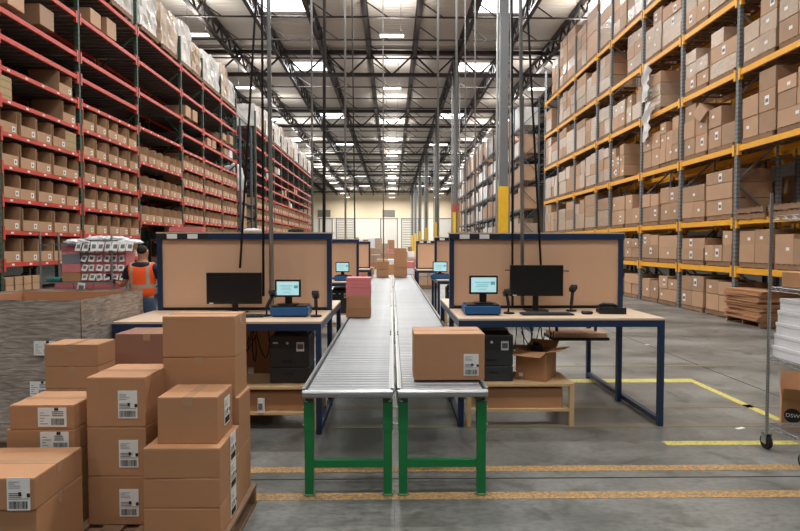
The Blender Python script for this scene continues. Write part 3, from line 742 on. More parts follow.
t = thing('label_roll', 'white roll with a barcode print against the shelf carton, left bench', 'label roll', (p.x, 5.30, .1705)); MB().cyl((0,0,0),(0,0,.13),.034,'paper',16).build('roll', t)
MB().box(-.02,.02,-.036,-.033,.03,.09,'inkgrey').build('barcode', t)
# open carton
def open_carton(cx, cy, z0, w, d, h, rz, label, flaps, m='carton', logo=False, rest=False):
    t = thing('open_carton', label, 'cardboard box', (cx,cy,z0), rz, None); th = .005
    MB().box(-w/2, w/2, -d/2, d/2, 0.001, th, m).build('bottom_panel', t)
    for s in (-1,1):
        MB().box(-w/2, w/2, s*(d/2-th/2)-th/2, s*(d/2-th/2)+th/2, th, h, m).build('side_panel', t)
        MB().box(s*(w/2-th/2)-th/2, s*(w/2-th/2)+th/2, -d/2+th, d/2-th, th, h, m).build('side_panel', t)
    L = min(w, d)*.48
    for (ax, s, ang) in flaps:      # ang: degrees above horizontal, outward
        A = math.radians(ang); cx_, sz = math.cos(A)*L, math.sin(A)*L
        if ax == 'y':
            y = s*(d/2); vs = [(-w/2,y,h),(w/2,y,h),(w/2-.01,y+s*cx_,h+sz),(-w/2+.01,y+s*cx_,h+sz)]
        else:
            x = s*(w/2); vs = [(x,-d/2,h),(x,d/2,h),(x+s*cx_,d/2-.01,h+sz),(x+s*cx_,-d/2+.01,h+sz)]
        vs2 = [(v[0],v[1],v[2]+th) for v in vs]
        MB().poly(vs+vs2, [(0,1,2,3),(4,7,6,5),(0,4,5,1),(1,5,6,2),(2,6,7,3),(3,7,4,0)], m).build('flap', t)
    return t
# its near corner points at the camera
oc = open_carton(1.46, 5.62, .4175, .31, .31, .29, math.radians(-34), 'open carton with spread flaps on the bench beside the printer', (('y',-1,-12),('x',1,12),('y',1,20),('x',-1,-4)))
MB().box(-.12,-.08,-.1575,-.1555,.03,.065,'paper').build('shipping_label', oc)
t = tag(MB().tube([(1.46+.08*math.cos(a_*.9)*(.6+.03*(a_%3)), 5.62+.08*math.sin(a_*.9), .66+.004*a_) for a_ in range(24)], .016, 'black_matte').build('cable'), 'coil of black cable filling the open carton on the right bench', 'cable')

# rear shelf under the back desk
rx = -(.64+wr_)/2
rs = MB().box(2.02+rx,2.68+rx,6.9-6.24,7.3-6.24,.61,.665,'panel').box(2.0+rx,2.70+rx,6.88-6.24,7.32-6.24,.575,.61,'black').build('rear_shelf', wsR)
b = MB(); [b.bar((x+rx,.85,.6),(x+rx,.85,.97),.03,'black') for x in (2.1,2.6)]; b.build('shelf_bracket', wsR)
# things on top ledges
def lump(name, loc, sx, sy, sz, m, label, cat, seed=0, group=None):
    bm = bmesh.new(); bmesh.ops.create_icosphere(bm, subdivisions=3, radius=1); r = random.Random(seed)
    ph = [r.uniform(0,6) for _ in range(6)]
    for v in bm.verts:
        k = 1 + .13*math.sin(4*v.co.x+ph[0])*math.sin(5*v.co.y+ph[1]) + .1*math.sin(9*v.co.z+ph[2]+4*v.co.x)
        v.co = Vector((v.co.x*sx*k, v.co.y*sy*k, max(v.co.z, -.35)*sz*k + .38*sz))
    for f in bm.faces: f.smooth = True
    me = bpy.data.meshes.new(name); bm.to_mesh(me); bm.free(); me.materials.append(M[m]); o = link(name, me, None, loc); return tag(o, label, cat, group)
ZL = 1.885+.019
a = at(172, 233, 6.2); b_ = at(205, 229, 6.2)
t = thing('flat_box', 'flat pink box lying on the ledge of the left divider', 'box', ((a.x+b_.x)/2, 6.17, ZL)); MB().box(-.18,.18,-.06,.06,0.001,.03,'pink').build('box_base', t, bevel=.004); MB().box(-.183,.183,-.063,.063,.03,.045,'pink').build('lid', t, bevel=.004)
lump('plastic_bag', (at(253,230,6.2).x, 6.18, ZL), .11, .05, .03, 'poly', 'crumpled white plastic bag on the ledge of the left divider', 'bag', 4)
lump('plastic_bag', (at(296,232,6.2).x, 6.18, ZL), .09, .05, .028, 'black_matte', 'small dark crumpled bag on the ledge of the left divider', 'bag', 9)

# ------------------------------------------------------------------ left racks (red beams, green posts)
XL = -6.6
def yof(px, X): return X/at(px, 246, 1).x
LZ = [at(0, py, yof(0, XL)).z for py in (263,230,196.5,163,129,95,62,30,2)] + [at(80, 13, yof(80, XL)).z, at(108, 0, yof(108, XL)).z]
print('LZ', [round(z,2) for z in LZ])
def upright(depth, zt, post, brace, w=.09):
    """posts at x=0 (aisle) and x=depth"""
    b = MB()
    for x in (0, depth): b.box(min(x, x+math.copysign(.08,depth)) if x == 0 else min(x, x-math.copysign(.08,depth)), max(x, x+math.copysign(.08,depth)) if x == 0 else max(x, x-math.copysign(.08,depth)), -w/2, w/2, 0, zt, post)
    z = .3; k = 0
    s = math.copysign(1, depth)
    while z < zt-1.0:
        b.bar((s*.06,0,z if k%2 else z+.9), (depth-s*.06,0,z+.9 if k%2 else z), .04, brace); z += 1.0; k += 1
    for x in (0, depth): b.box(min(x-s*.02, x+s*.1), max(x-s*.02, x+s*.1), -.08, .08, 0, .012, post)
    return b
bin_cache = {}
def bin_mesh(w):
    b = MB(); d = .62; h = .43; th = .008; f = .19
    b.box(-d, 0, -w/2, w/2, 0.001, th, 'bin'); b.box(-d, -d+th, -w/2, w/2, th, h, 'bin')
    for s in (-1,1):
        y0, y1 = sorted((s*w/2, s*(w/2-th)))
        b.prism([(-d,0.001),(0,0.001),(0,h*.92),(-.06,h),(-d,h)], y0, y1, 'bin', 'y')
    b.box(-th, 0, -w/2+th, w/2-th, th, f, 'bin'); b.box(-.10, -th, -w/2+th, w/2-th, f-.004, f, 'bin')
    return b.mesh('bin_body')
BIN = bin_mesh(.43); BINS = bin_mesh(.40)
BL = MB().box(0,.0015,0,.085,0,.095,'paper').box(.0015,.002,.02,.06,.025,.07,'inkgrey').mesh('bin_label')
levels_words = ['lowest', 'second', 'third', 'fourth', 'fifth', 'sixth', 'seventh', 'eighth', 'ninth', 'tenth', 'top']
def beam_mesh(L_, m, h=.11, stickers=False, s=1, w=.05):
    b = MB(); b.box(-w/2, w/2, 0, L_, -h, 0, m)
    b.box(-w/2-.006, w/2+.006, 0, .05, -h-.09, .07, m); b.box(-w/2-.006, w/2+.006, L_-.05, L_, -h-.09, .07, m)
    if stickers:
        n = int(L_/.48)
        for i in range(n): y = .2+i*.48; xx = s*w/2; b.box(min(xx,xx+s*.002), max(xx,xx+s*.002), y, y+.07, -h*.75, -h*.3, 'paper')
    return b.mesh('beam')
def left_rack(name, label, ys, levels_for, zt, rearload=True, stick=True):
    t = thing(name, label, 'storage rack', (XL, ys[0], 0), 0, 'red-beamed racks')
    um = upright(-1.1, zt, 'perf_green', 'green_post', .06).mesh('upright_frame')
    for y in ys: link('upright_frame', um, t, (0, y-ys[0], 0))
    for i in range(len(ys)-1):
        L_ = ys[i+1]-ys[i]-.09; bm_ = {}
        for j, z in enumerate(levels_for(i)):
            st = stick and z < 5.0
            if st not in bm_: bm_[st] = beam_mesh(L_, 'red_beam', .075 if st else .085, st, 1)
            link('beam', bm_[st], t, (-.025, ys[i]-ys[0]+.045, z))
        rb = beam_mesh(L_, 'red_beam', .10); dk = MB().box(-1.04, -.06, 0, L_, -.02, 0, 'deck_board')
        for q in range(int(L_/.22)): dk.box(-1.04, -.06, .1+.22*q, .14+.22*q, -.045, -.02, 'grey_post')
        dk = dk.mesh('shelf_deck')
        for z in levels_for(i):
            link('rear_beam', rb, t, (-1.07, ys[i]-ys[0]+.045, z)); link('shelf_deck', dk, t, (0, ys[i]-ys[0]+.045, z))
    return t
YN = [6.7] + [yof(px, XL) for px in (1.5, 83, 140.5, 183.5, 205, 223, 238)]
print('YN', YN)
def lvN(i):
    if i == 3: return [2.41, 3.21, 3.99, 4.9] + LZ[8:]
    return LZ
left_rack('storage_rack', 'nearest red-beamed rack with green posts and rows of open bins', YN, lvN, 8.3)
YF = [27.5+2.1*k for k in range(10)]
left_rack('storage_rack', 'farther red-beamed rack beyond the cross aisle', YF, lambda i: LZ, 8.3, stick=False)
def storage_bin(y, z, w, label, mesh, jitter=.0):
    t = thing('storage_bin', label, 'storage bin', (XL+U(-.03,.012), y, z+.001), U(-.02,.02), 'open-front cardboard bins on the red racks')
    link('bin_body', mesh, t); link('bin_label', BL, t, (.0003, w/2-.12 - U(0,.03), .03 + U(0,.02)))
    return t
bayw = ['nearest', 'second', 'third', 'fourth', 'fifth', 'sixth', 'seventh', 'eighth', 'ninth', 'tenth', 'eleventh', 'twelfth', 'thirteenth', 'fourteenth', 'fifteenth', 'sixteenth', 'seventeenth']
nb = 0
def bins(y0, y1, n, z, lw, bw, skip=()):
    global nb
    p = (y1-y0-.12)/n; w = .43 if p > .47 else .40
    mesh = BIN if w == .43 else BINS
    for k in range(n):
        if k in skip: continue
        storage_bin(y0+.06+p*(k+.5), z, w, 'open cardboard bin on the %s shelf, %s red bay, %s along' % (lw, bw, ORD[k]), mesh); nb += 1
for i, (n_, zs) in enumerate(((5,LZ[0:4]), (5, LZ[0:5]), (5, LZ[0:6]), (6, [2.41,3.21,3.99]), (4, LZ[1:6]), (4, LZ[1:6]), (4, LZ[1:6]))):
    for j, z in enumerate(zs):
        sk = set()
        if i == 2 and j == 0: sk = {2, 3}
        if i == 1 and j == 4: sk = {4}
        if i == 0: sk = {0, 1, 2, 3}
        bins(YN[i], YN[i+1], n_, z, levels_words[j if i < 4 else j+1], bayw[i], sk)
for i in range(9):
    for j, z in enumerate(LZ[1:5]): bins(YF[i], YF[i+1], 4 if i < 6 else 3, z, levels_words[j+1], bayw[i+8])
print('bins', nb)
# odd items: green-striped cartons, single tall bins, small boxes below
def simple(name, label, cat, x0, x1, y0, y1, z0, z1, m, group=None, bevel=.005):
    return tag(MB().box((x0-x1)/2, (x1-x0)/2, (y0-y1)/2, (y1-y0)/2, 0, z1-z0, m).build(name, None, ((x0+x1)/2, (y0+y1)/2, z0), bevel=bevel), label, cat, group)
storage_bin(11.55, LZ[6], .43, 'single bin standing alone on the seventh shelf, second red bay', BIN)
storage_bin(11.70, LZ[5], .43, 'single bin alone at the end of the sixth shelf, second red bay', BIN)
mat('stripe_green', (120,150,90), .7)
def striped(y, z, n, label):
    t = thing('striped_carton', label, 'cardboard box', (XL-.02, y, z+.001), 0, 'cartons with green stripes')
    MB().box(-.5,0,-.2,.2,0,.13*n,'bin').build('carton_body', t, bevel=.004)
    b = MB(); [b.box(0,.002,-.18,.18,.045+.13*k,.07+.13*k,'stripe_green') for k in range(n)]; b.build('stripe', t)
striped(9.75, LZ[5], 3, 'carton with green stripes on the sixth shelf near the left edge')
striped(11.72, LZ[4], 3, 'carton with green stripes ending the fifth shelf, second red bay')
for k in range(8):
    y = 9.75 + .2*(k%4)*1.2; z = (k//4)
    simple('small_carton', 'small pale carton, %s, %s in the row under the lowest bin shelf' % (['lower layer','upper layer'][z], ORD[k%4]), 'cardboard box', XL-.5, XL+.0, y-.1, y+.1, .92+.145*z, 1.06+.145*z, 'bin', 'small cartons below the lowest shelf')
simple('shelf_board', 'dark base shelf under the small pale cartons at the left edge', 'shelf', XL-1.0, XL-.02, 9.55, 14.6, .85, .915, 'deck_board')
o = bpy.data.objects['shelf_board']; b = MB(); [b.box(x-.03,x+.03,y-.03,y+.03,-.85,0,'green_post') for x in (-.4,.4) for y in (-2.4,0,2.4)]; b.build('leg', o)
# dark stored goods behind the bins (second row of the double rack)
rm = {}
for i in range(len(YN)-1):
    for j, z in enumerate(lvN(i)[:7]):
        if R() < .25: continue
        L_ = YN[i+1]-YN[i]-.3
        simple('bulk_carton', 'long brown carton behind the bins, %s shelf, %s red bay' % (levels_words[j], bayw[i]), 'cardboard box', XL-2.1, XL-1.25, YN[i]+.15, YN[i]+.15+L_, z+.001, z+.40, 'carton_rack', 'long cartons behind the bins')
bdm = {}
t = thing('storage_rack', 'rear rack standing back to back with the red-beamed rack', 'storage rack', (XL-1.15, YN[0], 0), 0, 'red-beamed racks')
um = upright(-1.05, 8.3, 'perf_green', 'green_post').mesh('upright_frame')
for y in YN: link('upright_frame', um, t, (-.02, y-YN[0], 0))
for i in range(len(YN)-1):
    L_ = YN[i+1]-YN[i]-.09; dk = MB().box(-1.0, -.04, 0, L_, -.02, 0, 'deck_board').mesh('shelf_deck'); rb = beam_mesh(L_, 'red_beam')
    for z in lvN(i): link('shelf_deck', dk, t, (0, YN[i]-YN[0]+.045, z)); link('beam', rb, t, (-1.03, YN[i]-YN[0]+.045, z))
# shrink-wrapped pallets on the top level
def wrapped_mesh(w, d, h, m, seed, amp=.03, taper=.0):
    r = random.Random(seed); bm = bmesh.new(); bmesh.ops.create_cube(bm, size=1)
    for v in bm.verts: v.co = Vector((v.co.x*w, v.co.y*d, (v.co.z+.5)*h))
    bmesh.ops.subdivide_edges(bm, edges=bm.edges, cuts=5, use_grid_fill=True)
    for v in bm.verts:
        if v.co.z > .02: v.co += Vector((r.uniform(-amp,amp), r.uniform(-amp,amp), r.uniform(-amp,amp)*.8 if v.co.z > .1 else 0))
        if v.co.z > h*.9: v.co.x *= 1-taper; v.co.y *= 1-taper
    for f in bm.faces: f.smooth = False
    me = bpy.data.meshes.new('wrapped_goods'); bm.to_mesh(me); bm.free(); me.materials.append(M[m]); return me
WM = [wrapped_mesh(1.0, .95+.03*k, .95+.12*(k%4), 'film_white' if k%3 else 'film', k, .035, .06) for k in range(8)]
idx = 0
for ys in (YN, YF):
    for i in range(len(ys)-1):
        if ys is YN and i < 1: continue
        for q in range(2 if ys[i+1]-ys[i] > 1.9 else 1):
            if R() < .08 and ys is YF: continue
            y = ys[i] + (ys[i+1]-ys[i])*(.27+.46*q)
            t = thing('wrapped_pallet', 'film-wrapped pallet on top of the red racks, %s from the camera' % ORD[idx], 'pallet load', (XL-.55, y, 7.471), 0, 'wrapped pallets on top of the red racks'); idx += 1
            link('pallet_base', RP, t, (0,0,0), (0,0,PI/2)); link('wrapped_goods', WM[idx%8], t, (0,0,.131)).scale = (1,1 if ys[i+1]-ys[i] > 2.3 else .92,1)
# mid level loose things on upper shelves
k = 0
for (i, ys, z) in ((1,YN,5.95),(2,YN,6.68),(4,YN,5.95),(5,YN,5.39),(6,YN,5.95),(6,YN,5.39),(1,YF,5.39),(3,YF,4.85),(4,YF,4.29),(5,YF,5.39),(2,YF,5.95)):
    for q in range(2):
        y = ys[i]+.5+.8*q+R()*.3
        simple('carton', 'brown carton lying loose on an upper red shelf, %s of these from the camera' % ORD[k], 'cardboard box', XL-.75, XL-.05, y-.22, y+.22, z+.001, z+.24+.2*R(), 'carton_rack' if R() < .7 or k < 6 else 'white_box', 'loose boxes on the upper red shelves'); k += 1
for k, z in enumerate((LZ[1], LZ[2], LZ[3], LZ[4])):
    simple('carton', 'large brown carton at the end of the near red rack, %s up' % ORD[k], 'cardboard box', XL-.9, XL+.05, 24.3, 25.4, z-.05, z+.42, 'carton_rack', 'cartons in the rack end tower')
t = thing('rack_tower', 'dark mesh tower between the two red-beamed racks', 'rack', (XL, 24.2, 0))
b = MB(); [b.box(x-.04,x+.04,y-.04,y+.04,0,7.2,'dark_post') for x in (-.95,.1) for y in (.02,1.9)]; b.build('post', t)
for z in LZ[1:5]: MB().box(-1,.14,0,1.94,z-.08,z-.052,'dark_post').build('shelf_deck', t)
lump('plastic_bag', (XL-.4, 24.9, LZ[4]+.44), .5, .4, .9, 'film_white', 'hanging white plastic film in the dark tower between red racks', 'plastic film', 21)

# ------------------------------------------------------------------ picking cart and worker
tc = thing('picking_cart', 'wire picking cart loaded with pink shoe boxes before the red rack', 'cart', (-5.03, 9.33, 0))
for x in (-.62, .52):
    for y in (-.25, .25): 
        MB().cyl((x,y,.12),(x,y,1.93 if x > -.5 else 1.98),.016,'galv',8).build('post', tc)
        MB().cyl((x-.012,y,.055),(x+.012,y,.055),.055,'rubber',14).build('wheel', tc)
for z in (.35, .86, 1.17, 1.78):
    b = MB()
    for s in (-1,1): b.box(-.64,.54,s*.26-.006,s*.26+.006,z-.02,z,'galv')
    for i in range(20): x = -.62+.06*i; b.box(x-.003,x+.003,-.26,.26,z-.006,z,'galv')
    b.build('wire_shelf', tc)
cx0 = at(80, 250, 9.12).x
tagm = MB().box(-.045,.045,-.004,0,-.055,.055,'paper').box(-.03,.02,-.005,-.004,-.02,.03,'inkgrey').mesh('paper_tag')
sb = {}
for m in ('pink','greybox','carton'): sb[m] = (MB().box(-.058,.058,-.15,.15,0,.115,m).mesh('box_base', .003), MB().box(-.06,.06,-.152,.152,.115,.145,m).mesh('lid', .003))
for j in range(4):
    for i in range(6):
        m = 'greybox' if (j == 2 and i == 0) else ('carton' if j == 0 and i < 2 else 'pink')
        t = thing('shoe_box', '%s shoe box with white tag, row %s from the bottom, %s across the cart' % ({'pink':'pink','greybox':'grey','carton':'brown'}[m], ORD[j], ORD[i]), 'shoe box', (cx0+.06+.121*i, 9.30, 1.172+.15*j), 0, 'shoe boxes in the picking cart')
        link('box_base', sb[m][0], t); link('lid', sb[m][1], t)
        link('paper_tag', tagm, t, (.0+U(-.012,.012), -.17, .075), (U(-.5,-.1), U(-.3,.3), U(-.3,.3)))
wm = MB().box(-.15,.15,-.19,.19,0,.12,'pink').mesh('box_base', .003); wl = MB().box(-.153,.153,-.193,.193,.12,.145,'pink').mesh('lid', .003)
for j, m in enumerate(('carton','pink','greybox','pink')):
    t = thing('shoe_box', 'wide %s shoe box turned sideways at the left of the cart, %s up' % ({'pink':'pink','greybox':'grey','carton':'brown'}[m], ORD[j]), 'shoe box', (cx0-.16, 9.33, 1.172+.15*j), 0, 'shoe boxes in the picking cart')
    a_ = wm.copy(); a_.materials[0] = M[m]; b_ = wl.copy(); b_.materials[0] = M[m]; link('box_base', a_, t); link('lid', b_, t)
for k in range(6):
    t = thing('shoe_box', 'pink shoe box on the lower cart shelf, %s' % ['front left, lower','front middle, lower','front right, lower','front left, upper','front middle, upper','front right, upper'][k], 'shoe box', (cx0-.28+.31*(k%3), 9.33, .862+.147*(k//3)), 0, 'shoe boxes in the picking cart')
    link('box_base', wm, t); link('lid', wl, t)
    if k%3 == 1: link('paper_tag', tagm, t, (-.02,-.2,.07), (-.2,.1,0))
# white poly bags heaped on top with printed sheets hanging over the edge
for k in range(9):
    x = cx0-.15+.115*k
    lump('poly_bag', (x, 9.28+U(-.05,.08), 1.785 + (.05 if 3 <= k <= 6 else 0)), .15, .20, .06, 'poly', 'white poly bag heaped on top of the cart, %s from the left' % ORD[k], 'poly bag', 50+k, 'white poly bags on the cart')
for k in range(8):
    x = cx0+.03+.115*k
    t = thing('shipping_sheet', 'white printed sheet drooping over the cart top, %s from the left' % ORD[k], 'paper sheet', (x, 9.07, 1.80), U(-.25,.25), 'printed sheets on the cart')
    MB().box(-.05,.05,-.012,-.01,-.14,.02,'paper').build('sheet', t, rot=(-.35,U(-.2,.2),0)); MB().box(-.03,.03,-.014,-.012,-.1,-.03,'inkgrey').build('sheet_print', t, rot=(-.35,0,0))
simple('folded_vest', 'teal folded cloth on the left end of the cart', 'cloth', -5.62, -5.38, 9.15, 9.45, 1.175, 1.235, 'teal', bevel=.02)
tag(MB().box(-.06,.06,-.004,0,-.08,.08,'paper').box(-.04,.04,-.006,-.004,-.04,.04,'inkgrey').build('shipping_sheet', None, (cx0+.04, 9.06, 1.08), rot=(0,.15,0)), 'large white tag hanging from the cart middle shelf', 'paper sheet', 'printed sheets on the cart')

def skinned(name, verts, edges, m, parent, sub=2, root=0):
    me = bpy.data.meshes.new(name); me.from_pydata([v[:3] for v in verts], edges, []); me.materials.append(M[m])
    o = link(name, me, parent); md = o.modifiers.new('skin', 'SKIN'); md.use_smooth_shade = True
    sv = me.skin_vertices[0].data
    for i, v in enumerate(verts):
        sv[i].radius = (v[3], v[4] if len(v) > 4 else v[3]); sv[i].use_root = (i == root)
    s = o.modifiers.new('sub', 'SUBSURF'); s.levels = sub; s.render_levels = sub
    return o
pw = thing('person', 'person in an orange safety vest and jeans working at the cart, back turned', 'person', (at(143,300,8.85).x, 8.85, 0))
V = [(0,0,.96,.15,.105),(0,.0,1.12,.135,.10),(0,.01,1.30,.165,.11),(0,0,1.43,.13,.085),(0,.01,1.52,.06,.06),(0,.025,1.60,.07,.075),(-.005,.035,1.68,.078,.088),(-.005,.03,1.725,.05,.06),
     (-.105,0,.88,.09),(-.12,.02,.50,.062),(-.12,-.03,.12,.045),(-.13,.03,.05,.04),(-.14,.14,.035,.034),
     (.105,0,.88,.09),(.12,.0,.50,.062),(.13,-.05,.12,.045),(.135,.02,.05,.04),(.14,.13,.035,.034),
     (-.205,0,1.40,.06),(-.30,.04,1.17,.046),(-.40,.14,1.12,.038),(-.52,.22,1.17,.028),(-.58,.25,1.19,.032),
     (.205,0,1.40,.06),(.27,.08,1.17,.046),(.22,.30,1.15,.028),(.19,.37,1.16,.032)]
E = [(0,1),(1,2),(2,3),(3,4),(4,5),(5,6),(6,7),(0,8),(8,9),(9,10),(10,11),(11,12),(0,13),(13,14),(14,15),(15,16),(16,17),(3,18),(18,19),(19,20),(20,21),(21,22),(3,23),(23,24),(24,25),(25,26)]
for (w_, ax) in ((22, Vector((-.8,.5,.1))), (26, Vector((-.3,.9,.1)))):
    c = Vector(V[w_][:3]); ax.normalize(); sd = Vector((0,0,1)).cross(ax).normalized()
    for k in range(4):
        o1 = c + ax*.03 + sd*(k-1.5)*.019; ln = (.035,.042,.038,.028)[k]; i0 = len(V)
        V += [tuple(o1)+(.009,), tuple(o1+ax*ln+Vector((0,0,-.006)))+(.008,), tuple(o1+ax*ln*1.6+Vector((0,0,-.03)))+(.007,)]; E += [(w_,i0),(i0,i0+1),(i0+1,i0+2)]
    i0 = len(V); th = c - ax*.02 + sd*.035
    V += [tuple(th)+(.011,), tuple(th+ax*.045+sd*.012+Vector((0,0,-.02)))+(.009,)]; E += [(w_,i0),(i0,i0+1)]
i0 = len(V); V += [(-.005,.125,1.665,.012),(-.088,.03,1.66,.012,.02),(.078,.03,1.66,.012,.02)]; E += [(6,i0),(6,i0+1),(6,i0+2)]
skinned('body', V, E, 'skin', pw)
skinned('trousers', [(0,0,1.02,.155,.12),(0,0,.93,.165,.125),(-.105,0,.84,.105),(-.12,.02,.50,.08),(-.12,-.03,.12,.065),(.105,0,.84,.105),(.12,0,.50,.08),(.13,-.05,.12,.065)], [(0,1),(1,2),(2,3),(3,4),(1,5),(5,6),(6,7)], 'jeans', pw)
skinned('shirt', [(0,0,1.0,.16,.12),(0,0,1.15,.15,.115),(0,.01,1.30,.18,.125),(0,0,1.44,.13,.09),(0,.0,1.50,.065),(-.215,0,1.40,.078),(-.285,.03,1.22,.068),(.215,0,1.40,.078),(.26,.06,1.22,.068)], [(0,1),(1,2),(2,3),(3,4),(3,5),(5,6),(3,7),(7,8)], 'navy', pw)
skinned('safety_vest', [(0,0,.90,.205,.16),(0,0,1.08,.20,.155),(0,.01,1.28,.225,.165),(0,0,1.43,.175,.13),(-.18,0,1.415,.085,.09),(.18,0,1.415,.085,.09)], [(0,1),(1,2),(2,3),(3,4),(3,5)], 'vest', pw)
for s in (-1,1): skinned('shoe', [(s*.12,-.09,.05,.042),(s*.13,.02,.05,.045,.045),(s*.14,.15,.04,.042,.034)], [(0,1),(1,2)], 'black_matte', pw, 1)
skinned('hair', [(-.005,-.005,1.615,.068,.06),(-.005,.0,1.67,.086,.082),(-.005,.015,1.715,.08,.085),(-.005,.04,1.745,.055,.055)], [(0,1),(1,2),(2,3)], 'hair', pw)
skinned('glove', [(-.50,.21,1.165,.035),(-.57,.245,1.185,.042),(-.63,.29,1.18,.034)], [(0,1),(1,2)], 'glove', pw)
simple('handheld_scanner', 'black handheld scanner held by the worker in the orange vest', 'scanner', pw.location.x-.72, pw.location.x-.64, 9.13, 9.19, 1.20, 1.30, 'black', bevel=.01)

# ------------------------------------------------------------------ right racks (yellow beams)
XR = 8.1; DR = 1.07
RY = [yof(px, XR) for px in (734,678.5,639.5,608.5,595,573,556.6,543.6)]; RY = [RY[0]-5.2, RY[0]-2.6] + RY
RZ = [at(679, py, RY[3]).z for py in (264,223.5,162.5,99.5,37.5)] + [at(609, 42, RY[5]).z]
print('R', RY, RZ)
t = thing('pallet_rack', 'nearest yellow-beamed pallet rack with grey posts', 'pallet rack', (XR, RY[0], 0), 0, 'pallet racks')
um = upright(DR, 11.0, 'perf_grey', 'grey_post', .10).mesh('upright_frame')
for y in RY: link('upright_frame', um, t, (0, y-RY[0], 0))
def rbeam(L_, m):
    b = MB(); b.box(-.03,.03,0,L_,-.13,0,m); 
    for y in (0, L_-.07): b.box(-.045,.04,y,y+.07,-.22,.04,m)
    return b.mesh('beam')
for i in range(len(RY)-1):
    L_ = RY[i+1]-RY[i]-.10; bm_ = rbeam(L_, 'orange_beam')
    for z in RZ:
        link('beam', bm_, t, (.025, RY[i]-RY[0]+.05, z)); link('rear_beam', bm_, t, (DR-.03, RY[i]-RY[0]+.05, z))
t = thing('pallet_rack', 'far dark-posted pallet rack beyond the cross aisle', 'pallet rack', (XR, 34.9, 0), 0, 'pallet racks')
um2 = upright(DR, 11.0, 'dark_post', 'dark_post', .10).mesh('upright_frame'); bm2 = rbeam(2.46, 'dark_post'); FY = [34.9+2.56*k for k in range(15)]
for y in FY: link('upright_frame', um2, t, (0, y-FY[0], 0))
for y in FY[:-1]:
    for z in RZ: link('beam', bm2, t, (.025, y-FY[0]+.05, z)); link('rear_beam', bm2, t, (DR-.03, y-FY[0]+.05, z))
# back to back second row of the near rack, dim behind
t = thing('pallet_rack', 'second pallet rack standing back to back behind the yellow-beamed one', 'pallet rack', (XR+1.45, RY[0], 0), 0, 'pallet racks')
for y in RY: link('upright_frame', um, t, (0, y-RY[0], 0))
for i in range(len(RY)-1):
    bm_ = rbeam(RY[i+1]-RY[i]-.10, 'orange_beam')
    for z in RZ: link('beam', bm_, t, (.025, RY[i]-RY[0]+.05, z)); link('rear_beam', bm_, t, (DR-.03, RY[i]-RY[0]+.05, z))
LW = ['floor level', 'first beam level', 'second beam level', 'third beam level', 'fourth beam level', 'fifth beam level', 'top beam level']
sheet = MB().box(-.0022,0,-.07,.07,-.10,.10,'paper').box(-.003,-.0022,-.05,.05,-.05,.03,'inkgrey').mesh('shipping_label')
stk = MB().box(-.0022,0,-.05,.05,-.035,.035,'paper').mesh('sticker')
nc = 0
def loose_load(yc, wy, zbase, hmax, lev, bay, side, depth=.95, layers=None):
    """cartons on a pallet, each a thing"""
    global nc
    tag(link('pallet', RP, None, (XR+.02+.54, yc, zbase+.001), (0,0,PI/2)), 'wooden pallet, %s half, %s, %s yellow bay' % (side, LW[lev], bay), 'pallet', 'pallets on the yellow-beamed rack')
    z = zbase+.132
    cols = R() < .25 and 1 or 2; cols = 3 if R() < .15 else cols
    nl = layers or max(1, min(3, round(hmax/.43))); hh = hmax/nl
    if cols == 1: hh *= .9
    x0 = XR + U(.0,.05)
    for l in range(nl):
        cs = cols if R() < .75 else (1 if cols == 2 and hh < .4 else 2)
        w_ = wy/cs
        for k in range(cs):
            if l == nl-1 and nl > 1 and R() < .25 and cs > 1: continue
            hk = hh if l < nl-1 else hh*U(.75,1.05)
            me = boxmesh(depth, w_-.02, hk-.004, 'film' if lev >= 4 and (int(yc*3)+l) % 3 else 'carton_rack')
            y = yc - wy/2 + w_*(k+.5)
            o = link('carton', me, None, (x0+depth/2+U(-.015,.015), y, z+.001), (0,0,U(-.012,.012)))
            o.location.x = x0+depth/2+U(0,.03)
            row = ['bottom','middle','top'][0 if l == 0 else (2 if l == nl-1 else 1)]
            col = {1:'full width',2:['near end','far end'],3:['near end','centre','far end']}[cs]; col = col if cs == 1 else col[k]
            tag(o, 'brown carton, %s row, %s of %s pallet, %s, %s yellow bay' % (row, col, side, LW[lev].replace(' beam',''), bay), 'cardboard box', 'cartons on the yellow-beamed rack')
            nc += 1
            if R() < .55: link('shipping_label' if R() < .4 else 'sticker', sheet if R() < .3 else stk, o, (-depth/2-.006, U(-.12,.12), hk*U(.4,.6)))
        z += hh+.001
def wrapped_load(x, yc, wy, zb, h, label, group, film='film', parts=True, w_=1.0):
    t = thing('wrapped_pallet', label, 'pallet load', (x, yc, zb+.001), 0, group)
    if parts:
        link('pallet_base', RP, t, (0,0,0), (0,0,PI/2))
        n = 2 if R() < .7 else 1; nl = max(2, int(h/.42)); hh = h/nl
        for l in range(nl):
            for k in range(n):
                hk = hh if l < nl-1 else hh*U(.7,1)
                link('carton', boxmesh(w_, wy/n-.01, hk-.004, film if R() < .55 else 'carton_rack'), t, (U(-.015,.015), -wy/2+wy/n*(k+.5), .132+hh*l))
    return t
bays = ['second','third','fourth','fifth','sixth','seventh','eighth','ninth']
def bayn(i): return 'nearest' if i == 1 else ORD[i-1]
